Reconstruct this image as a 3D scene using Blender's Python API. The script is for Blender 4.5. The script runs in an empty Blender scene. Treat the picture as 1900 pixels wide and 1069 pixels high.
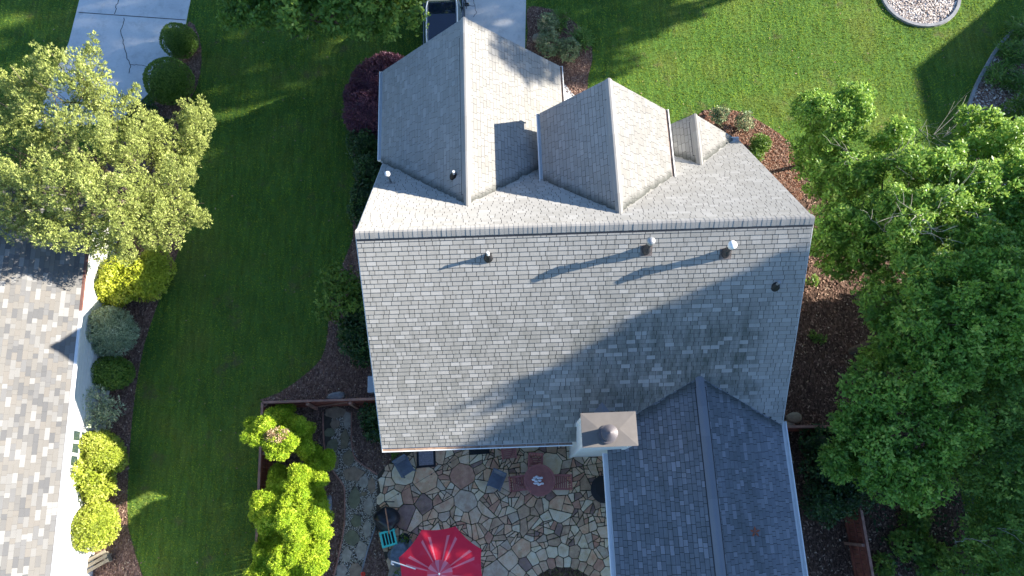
import bpy, math, random
import numpy as np
from mathutils import Matrix, Vector
R = math.radians
SC = bpy.context.scene
COL = SC.collection

# ------------------------------------------------------------------ camera
CAM_H, PITCH, ROLL, YAW, FPX = 27.0, 16.695, -0.101, -1.875, 1334.885
def _rx(a): return np.array([[1,0,0],[0,math.cos(a),-math.sin(a)],[0,math.sin(a),math.cos(a)]])
def _rz(a): return np.array([[math.cos(a),-math.sin(a),0],[math.sin(a),math.cos(a),0],[0,0,1]])
CM = _rz(R(YAW)) @ _rx(R(PITCH)) @ _rz(R(ROLL))
cd = bpy.data.cameras.new('camera'); cam = bpy.data.objects.new('camera', cd); COL.objects.link(cam)
m4 = np.eye(4); m4[:3,:3] = CM; m4[2,3] = CAM_H
cam.matrix_world = Matrix(m4.tolist())
cd.sensor_width = 36; cd.lens = FPX/1900*36; cd.clip_end = 1000
SC.camera = cam
# ------------------------------------------------------------------ light
SUN_AZ, SUN_EL = 10.0, 22.0          # azimuth from +X towards +Y
sv = Vector((math.cos(R(SUN_EL))*math.cos(R(SUN_AZ)), math.cos(R(SUN_EL))*math.sin(R(SUN_AZ)), math.sin(R(SUN_EL))))
sl = bpy.data.lights.new('sun', 'SUN'); sl.energy = 4.9; sl.angle = R(0.55); sl.color = (1.0, 0.93, 0.82)
so = bpy.data.objects.new('sun', sl); COL.objects.link(so)
so.rotation_euler = sv.to_track_quat('Z', 'Y').to_euler(); so.location = sv*60
w = bpy.data.worlds.new('World'); SC.world = w; w.use_nodes = True
nt = w.node_tree; nt.nodes.clear()
sky = nt.nodes.new('ShaderNodeTexSky'); sky.sky_type = 'NISHITA'; sky.sun_disc = False
sky.sun_elevation = R(SUN_EL); sky.sun_rotation = R(90-SUN_AZ); sky.air_density = 1.0; sky.dust_density = 0.3; sky.ozone_density = 4.5
bg = nt.nodes.new('ShaderNodeBackground'); bg.inputs[1].default_value = 0.084
wo = nt.nodes.new('ShaderNodeOutputWorld'); nt.links.new(sky.outputs[0], bg.inputs[0]); nt.links.new(bg.outputs[0], wo.inputs[0])
vs = SC.view_settings; vs.view_transform = 'Standard'; vs.look = 'None'; vs.gamma = 1; vs.use_curve_mapping = False
vs.exposure = 1.8
SC.cycles.max_bounces = 6; SC.cycles.diffuse_bounces = 3; SC.cycles.glossy_bounces = 2; SC.cycles.transmission_bounces = 3; SC.cycles.transparent_max_bounces = 6
SC.cycles.use_denoising = True

# ------------------------------------------------------------------ helpers
def at(px, py, z=0.0):
    """place in the yard (metres) of a point surveyed from the photograph, at height z"""
    d = CM @ np.array([(px-950)/FPX, -(py-534.5)/FPX, -1.0]); t = (z-CAM_H)/d[2]
    return np.array([d[0]*t, d[1]*t, z])
def poly_at(pts, z=0.0): return [tuple(at(x, y, 0)[:2])+(z,) for x, y in pts]
def tag(o, label=None, cat=None, group=None, kind=None):
    if label: o['label'] = label
    if cat: o['category'] = cat
    if group: o['group'] = group
    if kind: o['kind'] = kind
    return o
def empty(name, loc=(0,0,0), rz=0, label=None, cat=None, group=None, kind=None):
    o = bpy.data.objects.new(name, None); COL.objects.link(o); o.location = loc; o.rotation_euler = (0,0,rz); o.empty_display_size = .2
    return tag(o, label, cat, group, kind)
def link(name, me, parent=None, loc=None, mat=None):
    o = bpy.data.objects.new(name, me); COL.objects.link(o)
    if mat and not me.materials: me.materials.append(mat)
    if parent: o.parent = parent
    if loc is not None: o.location = loc
    return o
def fast_mesh(name, V, F, tint=None, smooth=False):
    """V (n,3), F (m,k) all faces with k corners"""
    V = np.asarray(V, np.float32); F = np.asarray(F, np.int32); k = F.shape[1]; m = len(F)
    me = bpy.data.meshes.new(name)
    me.vertices.add(len(V)); me.vertices.foreach_set('co', V.ravel())
    me.loops.add(m*k); me.loops.foreach_set('vertex_index', F.ravel())
    me.polygons.add(m); me.polygons.foreach_set('loop_start', np.arange(0, m*k, k, dtype=np.int32))
    if tint is not None:
        a = me.attributes.new('tint', 'FLOAT', 'FACE'); a.data.foreach_set('value', np.asarray(tint, np.float32))
    me.update(calc_edges=True)
    if smooth: me.polygons.foreach_set('use_smooth', np.ones(m, bool))
    return me
class MB:
    def __init__(s): s.v = []; s.f = []; s.t = []
    def add(s, V, F, t=0.5):
        b = len(s.v); s.v += [tuple(map(float, p)) for p in V]; s.f += [tuple(i+b for i in f) for f in F]; s.t += [t]*len(F); return s
    def box(s, c, d, rz=0, t=.5, M=None):
        x, y, z = d[0]/2, d[1]/2, d[2]/2
        P = [Vector((i*x, j*y, k*z)) for k in (-1,1) for j in (-1,1) for i in (-1,1)]
        A = (M or Matrix.Rotation(rz, 3, 'Z'))
        return s.add([A @ p + Vector(c) for p in P], [(0,2,3,1),(4,5,7,6),(0,1,5,4),(2,6,7,3),(0,4,6,2),(1,3,7,5)], t)
    def beam(s, a, b, wd, h, t=.5):
        a = Vector(a); b = Vector(b); d = b-a; L = d.length; x = d.normalized(); z = Vector((0,0,1))
        if abs(x.z) > .95: z = Vector((0,1,0))
        y = z.cross(x).normalized(); z = x.cross(y)
        return s.box((a+b)/2, (L, wd, h), M=Matrix((x,y,z)).transposed(), t=t)
    def tube(s, pts, rad, n=8, t=.5, cap=True):
        pts = [Vector(p) for p in pts]; rings = []; V = []; F = []
        if not hasattr(rad, '__len__'): rad = [rad]*len(pts)
        for i, p in enumerate(pts):
            d = (pts[min(i+1, len(pts)-1)]-pts[max(i-1, 0)]).normalized()
            a = Vector((0,0,1)) if abs(d.z) < .9 else Vector((1,0,0))
            u = d.cross(a).normalized(); v = d.cross(u)
            for k in range(n):
                an = 2*math.pi*k/n; V.append(p+(u*math.cos(an)+v*math.sin(an))*rad[i])
        for i in range(len(pts)-1):
            for k in range(n):
                F.append((i*n+k, i*n+(k+1)%n, (i+1)*n+(k+1)%n, (i+1)*n+k))
        if cap: F += [tuple(range(n)), tuple(range((len(pts)-1)*n, len(pts)*n))[::-1]]
        return s.add(V, F, t)
    def lathe(s, c, prof, n=20, t=.5, sq=(1,1)):
        V = []; F = []
        for r, z in prof:
            for k in range(n):
                an = 2*math.pi*k/n; V.append((c[0]+r*sq[0]*math.cos(an), c[1]+r*sq[1]*math.sin(an), c[2]+z))
        for i in range(len(prof)-1):
            for k in range(n): F.append((i*n+k, i*n+(k+1)%n, (i+1)*n+(k+1)%n, (i+1)*n+k))
        F += [tuple(range(n))[::-1], tuple(range((len(prof)-1)*n, len(prof)*n))]
        return s.add(V, F, t)
    def slab(s, P, n, th, t=.5):
        """polygon P (3d, counter-clockwise seen from n) thickened along -n"""
        P = [Vector(p) for p in P]; k = len(P); n = Vector(n).normalized()
        return s.add(P+[p-n*th for p in P], [tuple(range(k)), tuple(range(k, 2*k))[::-1]]+[(i, i+k, (i+1)%k+k, (i+1)%k) for i in range(k)], t)
    def build(s, name, mat, parent=None, smooth=False, loc=None, bevel=0):
        me = bpy.data.meshes.new(name); me.from_pydata(s.v, [], s.f)
        a = me.attributes.new('tint', 'FLOAT', 'FACE'); a.data.foreach_set('value', np.array(s.t, np.float32))
        me.materials.append(mat); me.update()
        if smooth: me.polygons.foreach_set('use_smooth', np.ones(len(me.polygons), bool))
        o = link(name, me, parent, loc)
        if bevel:
            b = o.modifiers.new('bevel', 'BEVEL'); b.width = bevel; b.segments = 1; b.limit_method = 'ANGLE'
        return o
def inpoly(X, Y, P):
    r = np.zeros(len(X), bool); n = len(P)
    for i in range(n):
        x1, y1 = P[i][:2]; x2, y2 = P[(i+1)%n][:2]
        c = ((y1 > Y) != (y2 > Y)); r ^= c & (X < (x2-x1)*(Y-y1)/((y2-y1) if y2 != y1 else 1e-9)+x1)
    return r
def sheet(name, P, z, mat, kind='structure', th=0.0, parent=None):
    m = MB(); P = [Vector((p[0], p[1], z)) for p in P]
    ar = sum(P[i].x*P[(i+1)%len(P)].y-P[(i+1)%len(P)].x*P[i].y for i in range(len(P)))
    if ar < 0: P = P[::-1]
    if th: m.slab(P, (0,0,1), th)
    else: m.add(P, [tuple(range(len(P)))])
    o = m.build(name, mat, parent)
    if kind: o['kind'] = kind
    return o
def smoothpoly(pts, n=4):
    """closed Catmull-Rom"""
    out = []; k = len(pts)
    for i in range(k):
        p0, p1, p2, p3 = [np.array(pts[(i+j-1)%k], float) for j in range(4)]
        for a in range(n):
            t = a/n; out.append(tuple(.5*((2*p1)+(-p0+p2)*t+(2*p0-5*p1+4*p2-p3)*t*t+(-p0+3*p1-3*p2+p3)*t**3)))
    return out
def spline(pts, n=6):
    pts = [np.array(p, float) for p in pts]; P = [2*pts[0]-pts[1]]+pts+[2*pts[-1]-pts[-2]]; out = []
    for i in range(1, len(P)-2):
        for a in range(n):
            t = a/n; p0, p1, p2, p3 = P[i-1:i+3]
            out.append(.5*((2*p1)+(-p0+p2)*t+(2*p0-5*p1+4*p2-p3)*t*t+(-p0+3*p1-3*p2+p3)*t**3))
    out.append(pts[-1]); return out

# ------------------------------------------------------------------ materials
class NT:
    def __init__(s, name):
        s.m = bpy.data.materials.new(name); s.m.use_nodes = True; s.t = s.m.node_tree; s.t.nodes.clear()
        s.out = s.n('ShaderNodeOutputMaterial')
    def n(s, typ, **k):
        o = s.t.nodes.new(typ)
        for a, b in k.items(): setattr(o, a, b)
        return o
    def l(s, a, b): s.t.links.new(a, b)
    def set(s, i, v):
        if hasattr(v, 'is_output'): s.l(v, i)
        else: i.default_value = v
    def math(s, op, a, b=0.0, c=0.0, clamp=False):
        n = s.n('ShaderNodeMath', operation=op); n.use_clamp = clamp
        s.set(n.inputs[0], a); s.set(n.inputs[1], b); s.set(n.inputs[2], c); return n.outputs[0]
    def mix(s, f, a, b, mode='MIX'):
        n = s.n('ShaderNodeMix', data_type='RGBA', blend_type=mode); s.set(n.inputs[0], f)
        s.set(n.inputs[6], a if hasattr(a, 'is_output') else (*a[:3], 1)); s.set(n.inputs[7], b if hasattr(b, 'is_output') else (*b[:3], 1)); return n.outputs[2]
    def noise(s, scale, detail=4, rough=.6, vec=None, stretch=None):
        n = s.n('ShaderNodeTexNoise'); n.inputs['Scale'].default_value = scale; n.inputs['Detail'].default_value = detail; n.inputs['Roughness'].default_value = rough
        v = vec or s.pos()
        if stretch:
            mp = s.n('ShaderNodeMapping'); mp.inputs['Scale'].default_value = stretch[:3]
            if len(stretch) > 3: mp.inputs['Rotation'].default_value = (0, 0, stretch[3])
            s.l(v, mp.inputs[0]); v = mp.outputs[0]
        s.l(v, n.inputs['Vector']); return n.outputs[0]
    def pos(s): return s.n('ShaderNodeNewGeometry').outputs['Position']
    def obj(s): return s.n('ShaderNodeTexCoord').outputs['Object']
    def ramp(s, f, stops, mode='LINEAR'):
        n = s.n('ShaderNodeValToRGB'); s.l(f, n.inputs[0]); e = n.color_ramp; e.interpolation = mode
        while len(e.elements) < len(stops): e.elements.new(.5)
        for i, (p, c) in enumerate(stops):
            e.elements[i].position = p; e.elements[i].color = (c, c, c, 1) if not hasattr(c, '__len__') else (*c, 1)
        return n.outputs[0]
    def tint(s):
        a = s.n('ShaderNodeAttribute'); a.attribute_name = 'tint'; return a.outputs['Fac']
    def rnd(s): return s.n('ShaderNodeObjectInfo').outputs['Random']
    def frt(s): return s.math('FRACT', s.math('ADD', s.tint(), s.rnd()))
    def bump(s, h, st=.3, d=.02):
        n = s.n('ShaderNodeBump'); n.inputs['Strength'].default_value = st; n.inputs['Distance'].default_value = d; s.l(h, n.inputs['Height']); return n.outputs[0]
    def pbr(s, col, rough=.8, spec=.3, metal=0, normal=None, droug=0):
        p = s.n('ShaderNodeBsdfPrincipled'); s.set(p.inputs['Base Color'], col if hasattr(col, 'is_output') else (*col[:3], 1)); s.set(p.inputs['Roughness'], rough)
        p.inputs['Specular IOR Level'].default_value = spec; p.inputs['Metallic'].default_value = metal
        p.inputs['Diffuse Roughness'].default_value = droug
        if normal is not None: s.l(normal, p.inputs['Normal'])
        return p
    def end(s, sh): s.l(sh.outputs[0] if hasattr(sh, 'outputs') else sh, s.out.inputs[0]); return s.m
def simple(name, col, rough=.6, spec=.4, metal=0, var=.12, sc=6, bump=0):
    t = NT(name); n = t.noise(sc, 5)
    c = t.mix(t.ramp(n, [(.3, 0), (.7, 1)]), tuple(x*(1-var) for x in col), tuple(min(1, x*(1+var)) for x in col))
    return t.end(t.pbr(c, rough, spec, metal, t.bump(t.noise(sc*8), bump) if bump else None))
def leafmat(name, stops, transl=.3, rough=.5, spec=.35, tcol=None):
    t = NT(name); c = t.ramp(t.tint(), stops)
    n = t.noise(1.3, 3); c = t.mix(t.ramp(n, [(.35, 0), (.65, .35)]), c, tuple(x*.75 for x in stops[len(stops)//2][1]))
    p = t.pbr(c, rough, spec); tr = t.n('ShaderNodeBsdfTranslucent')
    t.l(t.mix(.5, c, tcol or tuple(min(1, x*1.6) for x in stops[-1][1])), tr.inputs[0])
    mx = t.n('ShaderNodeMixShader'); mx.inputs[0].default_value = transl; t.l(p.outputs[0], mx.inputs[1]); t.l(tr.outputs[0], mx.inputs[2])
    return t.end(mx)

def shingle_mat(name, stops, stain=0.0, mode='LINEAR', valley=None):
    t = NT(name); f = t.frt(); c = t.ramp(f, stops, mode)
    g = t.noise(60, 3); c = t.mix(.3, c, t.ramp(g, [(.25, .35), (.75, .62)]), 'OVERLAY')
    big = t.noise(.7, 3); c = t.mix(.3, c, t.ramp(big, [(.3, .42), (.7, .58)]), 'OVERLAY')
    if stain:
        sp = t.n('ShaderNodeSeparateXYZ'); t.l(t.pos(), sp.inputs[0])
        rear = t.math('LESS_THAN', sp.outputs[1], 7.3)
        low = t.ramp(t.math('MULTIPLY', t.math('SUBTRACT', 7.6, sp.outputs[2]), .25, clamp=True), [(0, 0), (.22, .2), (.5, .9), (1, 1)])
        xr = t.ramp(t.math('ADD', t.math('MULTIPLY', sp.outputs[0], .1), t.math('MULTIPLY', t.noise(1.3, 3), .12), clamp=True), [(.0, .30), (.22, .42), (.40, .78), (.80, .85), (.86, .08)])
        ns = t.noise(2.2, 6, .75, stretch=(1.5, .35, .35)); nb_ = t.ramp(ns, [(.36, .25), (.62, 1)])
        m = t.math('MULTIPLY', t.math('MULTIPLY', nb_, low), xr)
        m = t.math('MULTIPLY', m, t.ramp(f, [(0, 1), (.78, .9), (.84, .3), (1, .15)]))
        m = t.math('MULTIPLY', t.math('MULTIPLY', m, rear), stain)
        c = t.mix(m, c, (.055,.07,.05))
        st = t.noise(3.0, 4, .7, stretch=(3.0, .3, .3)); c = t.mix(t.math('MULTIPLY', t.ramp(st, [(.54, 0), (.74, .30)]), rear), c, (.14,.14,.12))
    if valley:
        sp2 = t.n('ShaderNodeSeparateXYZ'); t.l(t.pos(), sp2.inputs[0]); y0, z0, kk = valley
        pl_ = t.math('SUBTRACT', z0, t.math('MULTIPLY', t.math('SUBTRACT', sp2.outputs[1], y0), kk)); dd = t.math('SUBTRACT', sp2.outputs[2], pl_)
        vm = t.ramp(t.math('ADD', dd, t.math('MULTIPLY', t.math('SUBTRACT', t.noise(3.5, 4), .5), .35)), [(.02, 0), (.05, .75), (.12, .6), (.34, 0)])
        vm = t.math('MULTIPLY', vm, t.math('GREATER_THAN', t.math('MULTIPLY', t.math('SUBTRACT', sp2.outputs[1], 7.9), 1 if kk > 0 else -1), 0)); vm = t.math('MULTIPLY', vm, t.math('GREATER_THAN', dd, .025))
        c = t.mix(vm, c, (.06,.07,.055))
    return t.end(t.pbr(c, .95, .12, 0, t.bump(g, .35, .01), droug=1.0))
M = {}
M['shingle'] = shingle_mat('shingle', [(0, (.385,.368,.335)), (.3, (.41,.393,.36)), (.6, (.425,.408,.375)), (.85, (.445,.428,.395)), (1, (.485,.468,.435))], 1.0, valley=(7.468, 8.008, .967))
M['shingle_shaded'] = shingle_mat('shingle_shaded', [(0, (.23,.245,.275)), (.4, (.255,.27,.30)), (.8, (.275,.29,.32)), (1, (.33,.34,.37))], .5, valley=(7.468, 8.008, -.8665))  # same roofing as the main roof, the wing's blue shade put into the colour
M['shingle_nb'] = shingle_mat('shingle_neighbour', [(0, (.225,.214,.197)), (.22, (.19,.185,.178)), (.38, (.25,.245,.235)), (.52, (.155,.155,.157)), (.64, (.225,.21,.19)), (.78, (.20,.198,.196)), (.9, (.31,.305,.295))], 0, 'CONSTANT')
M['underlay'] = simple('roof_underlay', (.05,.05,.052), .95, .1)
M['cap'] = shingle_mat('ridge_shingle', [(0, (.36,.345,.32)), (.5, (.39,.375,.35)), (1, (.42,.405,.38))])
M['cap_shaded'] = shingle_mat('ridge_shingle_shaded', [(0, (.23,.245,.275)), (1, (.26,.275,.305))])  # ridge pieces in the same shade-darkened blue tone
M['white'] = simple('white_paint', (.78,.78,.77), .5, .4, var=.04)
M['siding'] = simple('siding', (.74,.74,.72), .6, .3, var=.04)
M['debris'] = simple('leaf_debris', (.33,.23,.17), .9, .1, var=.3, sc=4)
M['capmetal'] = simple('chimney_metal', (.165,.148,.135), .75, .4, .1, var=.1, sc=3)
M['galv'] = simple('galvanised_metal', (.34,.34,.35), .45, .5, .5, sc=20)
M['flue'] = simple('flue_metal', (.12,.108,.115), .55, .4, .15, var=.15, sc=10)
M['darkmetal'] = simple('dark_metal', (.03,.03,.035), .5, .4)
M['black'] = simple('black_plastic', (.012,.012,.014), .5, .4)
M['rust'] = simple('vent_skirt', (.17,.14,.13), .8, .2, var=.4, sc=14)
t = NT('concrete'); n1 = t.noise(.5, 5); n2 = t.noise(14, 5); n5 = t.noise(1.7, 6, .75); c = t.ramp(n1, [(.3, (.56,.57,.58)), (.7, (.70,.70,.69))]); c = t.mix(t.ramp(n5, [(.5, 0), (.72, .5)]), c, (.36,.36,.35)); c = t.mix(.4, c, t.ramp(n2, [(.3, .4), (.7, .58)]), 'OVERLAY')
M['concrete'] = t.end(t.pbr(c, .9, .2, 0, t.bump(n2, .2, .01)))
M['crack'] = simple('crack', (.06,.06,.06), 1, 0)
M['curb'] = simple('concrete_edging', (.26,.265,.28), .9, .2, var=.2, sc=4, bump=.2)
t = NT('lawn'); n1 = t.noise(.35, 4); n2 = t.noise(9, 6, .7); n3 = t.noise(3, 3, stretch=(2.6, .25, 1, .12))
c = t.ramp(n1, [(.3, (.06,.13,.026)), (.5, (.085,.165,.030)), (.72, (.13,.175,.038))]); c = t.mix(.5, c, t.ramp(n2, [(.25, .28), (.75, .7)]), 'OVERLAY'); c = t.mix(.4, c, t.ramp(n3, [(.38, .30), (.62, .66)]), 'OVERLAY'); n4 = t.noise(.8, 5, .7); c = t.mix(t.ramp(n4, [(.58, 0), (.70, .6)]), c, (.13,.10,.06))
M['lawn'] = t.end(t.pbr(c, .9, .1, 0, t.bump(n2, .9, .06)))
def soil(name, a, b, c3):
    t = NT(name); n1 = t.noise(1.2, 4); v = t.n('ShaderNodeTexVoronoi'); v.inputs['Scale'].default_value = 22; v.inputs['Randomness'].default_value = 1
    mp = t.n('ShaderNodeMapping'); mp.inputs['Scale'].default_value = (1, .5, 1); t.l(t.pos(), mp.inputs[0]); t.l(mp.outputs[0], v.inputs['Vector'])
    c = t.ramp(v.outputs['Color'], [(.2, a), (.6, b), (.95, c3)]); c = t.mix(.5, c, t.ramp(n1, [(.3, .35), (.7, .6)]), 'OVERLAY')
    return t.end(t.pbr(c, .95, .1, 0, t.bump(v.outputs['Distance'], .8, .03)))
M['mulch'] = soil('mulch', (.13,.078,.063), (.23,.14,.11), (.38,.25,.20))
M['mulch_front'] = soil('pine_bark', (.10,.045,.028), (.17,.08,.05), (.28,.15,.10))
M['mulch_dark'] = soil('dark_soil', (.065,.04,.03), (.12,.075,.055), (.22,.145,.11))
M['pale_mulch'] = soil('pale_bark', (.16,.12,.10), (.34,.28,.25), (.60,.54,.50))
t = NT('pale_chips'); M['pale_chip'] = t.end(t.pbr(t.ramp(t.tint(), [(0, (.16,.11,.09)), (.5, (.42,.35,.31)), (1, (.78,.72,.68))]), .9, .15))
t = NT('chips'); M['chip'] = t.end(t.pbr(t.ramp(t.tint(), [(0, (.11,.065,.05)), (.6, (.27,.165,.125)), (.9, (.42,.29,.21)), (1, (.6,.47,.35))]), .9, .15))
t = NT('grass_blades'); c = t.ramp(t.tint(), [(0, (.15,.24,.030)), (.5, (.27,.40,.038)), (.85, (.38,.49,.05)), (1, (.54,.53,.13))]); n1 = t.noise(.35, 4); n3 = t.noise(3, 3, stretch=(2.6, .25, 1, .12))
c = t.mix(t.ramp(n1, [(.45, 0), (.75, .6)]), c, (.32,.33,.06)); c = t.mix(.6, c, t.ramp(n3, [(.38, .25), (.62, .72)]), 'OVERLAY'); n4 = t.noise(.8, 5, .7); c = t.mix(t.ramp(n4, [(.60, 0), (.72, .55)]), c, (.26,.20,.10))
p = t.pbr(c, .6, .2); tr = t.n('ShaderNodeBsdfTranslucent'); t.l(c, tr.inputs[0]); mx = t.n('ShaderNodeMixShader'); mx.inputs[0].default_value = .45; t.l(p.outputs[0], mx.inputs[1]); t.l(tr.outputs[0], mx.inputs[2])
M['blade'] = t.end(mx)
t = NT('flagstone'); f = t.frt()
c = t.ramp(f, [(0, (0.712,0.468,0.290)), (.14, (0.826,0.597,0.400)), (.28, (0.570,0.363,0.220)), (.40, (0.627,0.491,0.360)), (.52, (0.797,0.491,0.280)), (.62, (0.850,0.702,0.490)), (.76, (0.599,0.292,0.180)), (.85, (0.343,0.211,0.180)), (.91, (0.741,0.538,0.360))], 'CONSTANT'); hs = t.n('ShaderNodeHueSaturation'); hs.inputs['Saturation'].default_value = .85; hs.inputs['Value'].default_value = .98; t.l(c, hs.inputs['Color']); c = hs.outputs[0]
n1 = t.noise(5, 6, .65); n2 = t.noise(2.2, 4); c = t.mix(.75, c, t.ramp(n1, [(.28, .25), (.72, .7)]), 'OVERLAY'); c = t.mix(1, c, (1, .96, .90), 'MULTIPLY'); c = t.mix(t.ramp(n2, [(.52, 0), (.7, .5)]), c, (.48,.29,.15))
M['flag'] = t.end(t.pbr(c, .85, .2, 0, t.bump(n1, .5, .015)))
t = NT('path_stone'); f = t.frt(); c = t.ramp(f, [(0, (.24,.19,.12)), (.25, (.20,.19,.12)), (.5, (.32,.23,.16)), (.75, (.40,.34,.27))], 'CONSTANT'); n1 = t.noise(6, 6, .65); c = t.mix(.7, c, t.ramp(n1, [(.28, .28), (.72, .68)]), 'OVERLAY')
M['pathstone'] = t.end(t.pbr(c, .85, .2, 0, t.bump(n1, .5, .015)))
M['mortar'] = simple('mortar', (.085,.07,.055), .95, .1, var=.3, sc=3)
t = NT('pebbles'); M['pebble'] = t.end(t.pbr(t.ramp(t.tint(), [(0, (.20,.15,.11)), (.5, (.50,.42,.33)), (.85, (.75,.66,.55)), (1, (.85,.8,.72))]), .8, .3))
M['fence'] = simple('stained_wood', (.30,.10,.07), .75, .25, var=.3, sc=3)
M['fencetop'] = simple('weathered_wood', (.38,.20,.15), .85, .2, var=.3, sc=5)
M['red_wood'] = simple('red_brown_wood', (.40,.15,.13), .6, .3, var=.15, sc=8)
M['bluegrey'] = simple('blue_grey_sling', (.15,.17,.21), .8, .2, var=.15, sc=8)
M['mat'] = simple('door_mat', (.28,.25,.27), .95, .1, var=.3, sc=25)
M['bark'] = simple('bark', (.15,.12,.10), .95, .1, var=.3, sc=10, bump=.5)
M['twig'] = simple('bare_twig', (.38,.35,.31), .9, .1)
M['turq'] = simple('turquoise_paint', (.07,.62,.54), .5, .4)
M['tarp'] = simple('blue_grey_cover', (.11,.15,.19), .4, .5, var=.4, sc=9)
M['stoneblock'] = simple('stone_block', (.30,.26,.20), .9, .2, var=.2, sc=10, bump=.3)
M['rock'] = simple('grey_rock', (.30,.30,.31), .9, .2, var=.3, sc=8, bump=.5)
M['copper'] = simple('wood_handle', (.40,.20,.12), .6, .3)
M['flower'] = simple('white_petals', (.75,.72,.75), .6, .3)
M['redflower'] = simple('red_petals', (.75,.05,.03), .6, .3)
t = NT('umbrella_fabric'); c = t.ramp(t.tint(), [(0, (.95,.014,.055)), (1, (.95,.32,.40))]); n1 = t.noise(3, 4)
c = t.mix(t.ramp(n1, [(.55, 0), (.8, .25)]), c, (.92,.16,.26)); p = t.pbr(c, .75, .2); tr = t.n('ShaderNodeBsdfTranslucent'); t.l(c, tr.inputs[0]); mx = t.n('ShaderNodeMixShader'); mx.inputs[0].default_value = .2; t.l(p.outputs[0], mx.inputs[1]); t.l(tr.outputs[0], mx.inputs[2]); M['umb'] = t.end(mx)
t = NT('car_paint'); p = t.pbr((.006,.010,.03), .12, .6); p.inputs['Coat Weight'].default_value = 1; M['carpaint'] = t.end(p)
t = NT('car_glass'); p = t.pbr((.03,.05,.05), .05, .8); p.inputs['Coat Weight'].default_value = .5; M['glass'] = t.end(p)
M['brick'] = simple('brick_wall', (.30,.14,.10), .9, .2, var=.2, sc=12)

# leaves
G = lambda *a: [(i/(len(a)-1), c) for i, c in enumerate(a)]
M['cedar'] = leafmat('cedar_leaf', G((.06,.07,.03), (.19,.24,.06), (.40,.46,.12), (.68,.70,.27)), .25, .7, .2)
M['glossy'] = leafmat('glossy_leaf', G((.03,.09,.014), (.11,.25,.03), (.20,.38,.05), (.42,.55,.12)), .3, .45, .4)
M['maple'] = leafmat('maple_leaf', G((.035,.085,.018), (.08,.18,.03), (.14,.27,.045), (.36,.48,.09)), .3, .5, .35)
M['box'] = leafmat('boxwood_leaf', G((.04,.10,.012), (.085,.17,.022), (.13,.23,.03), (.20,.29,.045)), .2, .5, .35)
M['gold'] = leafmat('golden_cypress_leaf', G((.10,.22,.015), (.30,.46,.025), (.46,.60,.04), (.68,.76,.11)), .3, .6, .2)
M['lime'] = leafmat('lime_leaf', G((.12,.17,.02), (.27,.34,.03), (.42,.48,.06), (.60,.60,.16)), .3, .5, .35)
M['yellow'] = leafmat('yellow_leaf', G((.16,.23,.02), (.34,.42,.03), (.54,.58,.05), (.76,.75,.14)), .3, .5, .35)
M['silver'] = leafmat('silver_leaf', G((.16,.21,.12), (.30,.38,.22), (.44,.52,.33), (.60,.64,.45)), .2, .6, .3)
M['purple'] = leafmat('purple_leaf', G((.07,.032,.055), (.12,.052,.085), (.18,.075,.11), (.30,.12,.15)), .2, .5, .35)
M['dark'] = leafmat('dark_leaf', G((.015,.04,.014), (.03,.07,.02), (.05,.11,.03), (.08,.17,.04)), .2, .4, .4)
M['strap'] = leafmat('strap_leaf', G((.04,.11,.02), (.08,.19,.03), (.14,.27,.05), (.24,.36,.10)), .3, .4, .4)
M['garden'] = leafmat('garden_leaf', G((.05,.11,.05), (.12,.20,.10), (.24,.32,.16), (.46,.38,.22)), .2, .6, .3)
M['tan'] = leafmat('browned_leaf', G((.35,.22,.12), (.5,.36,.22), (.65,.5,.36)), .2, .7, .2)

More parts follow.
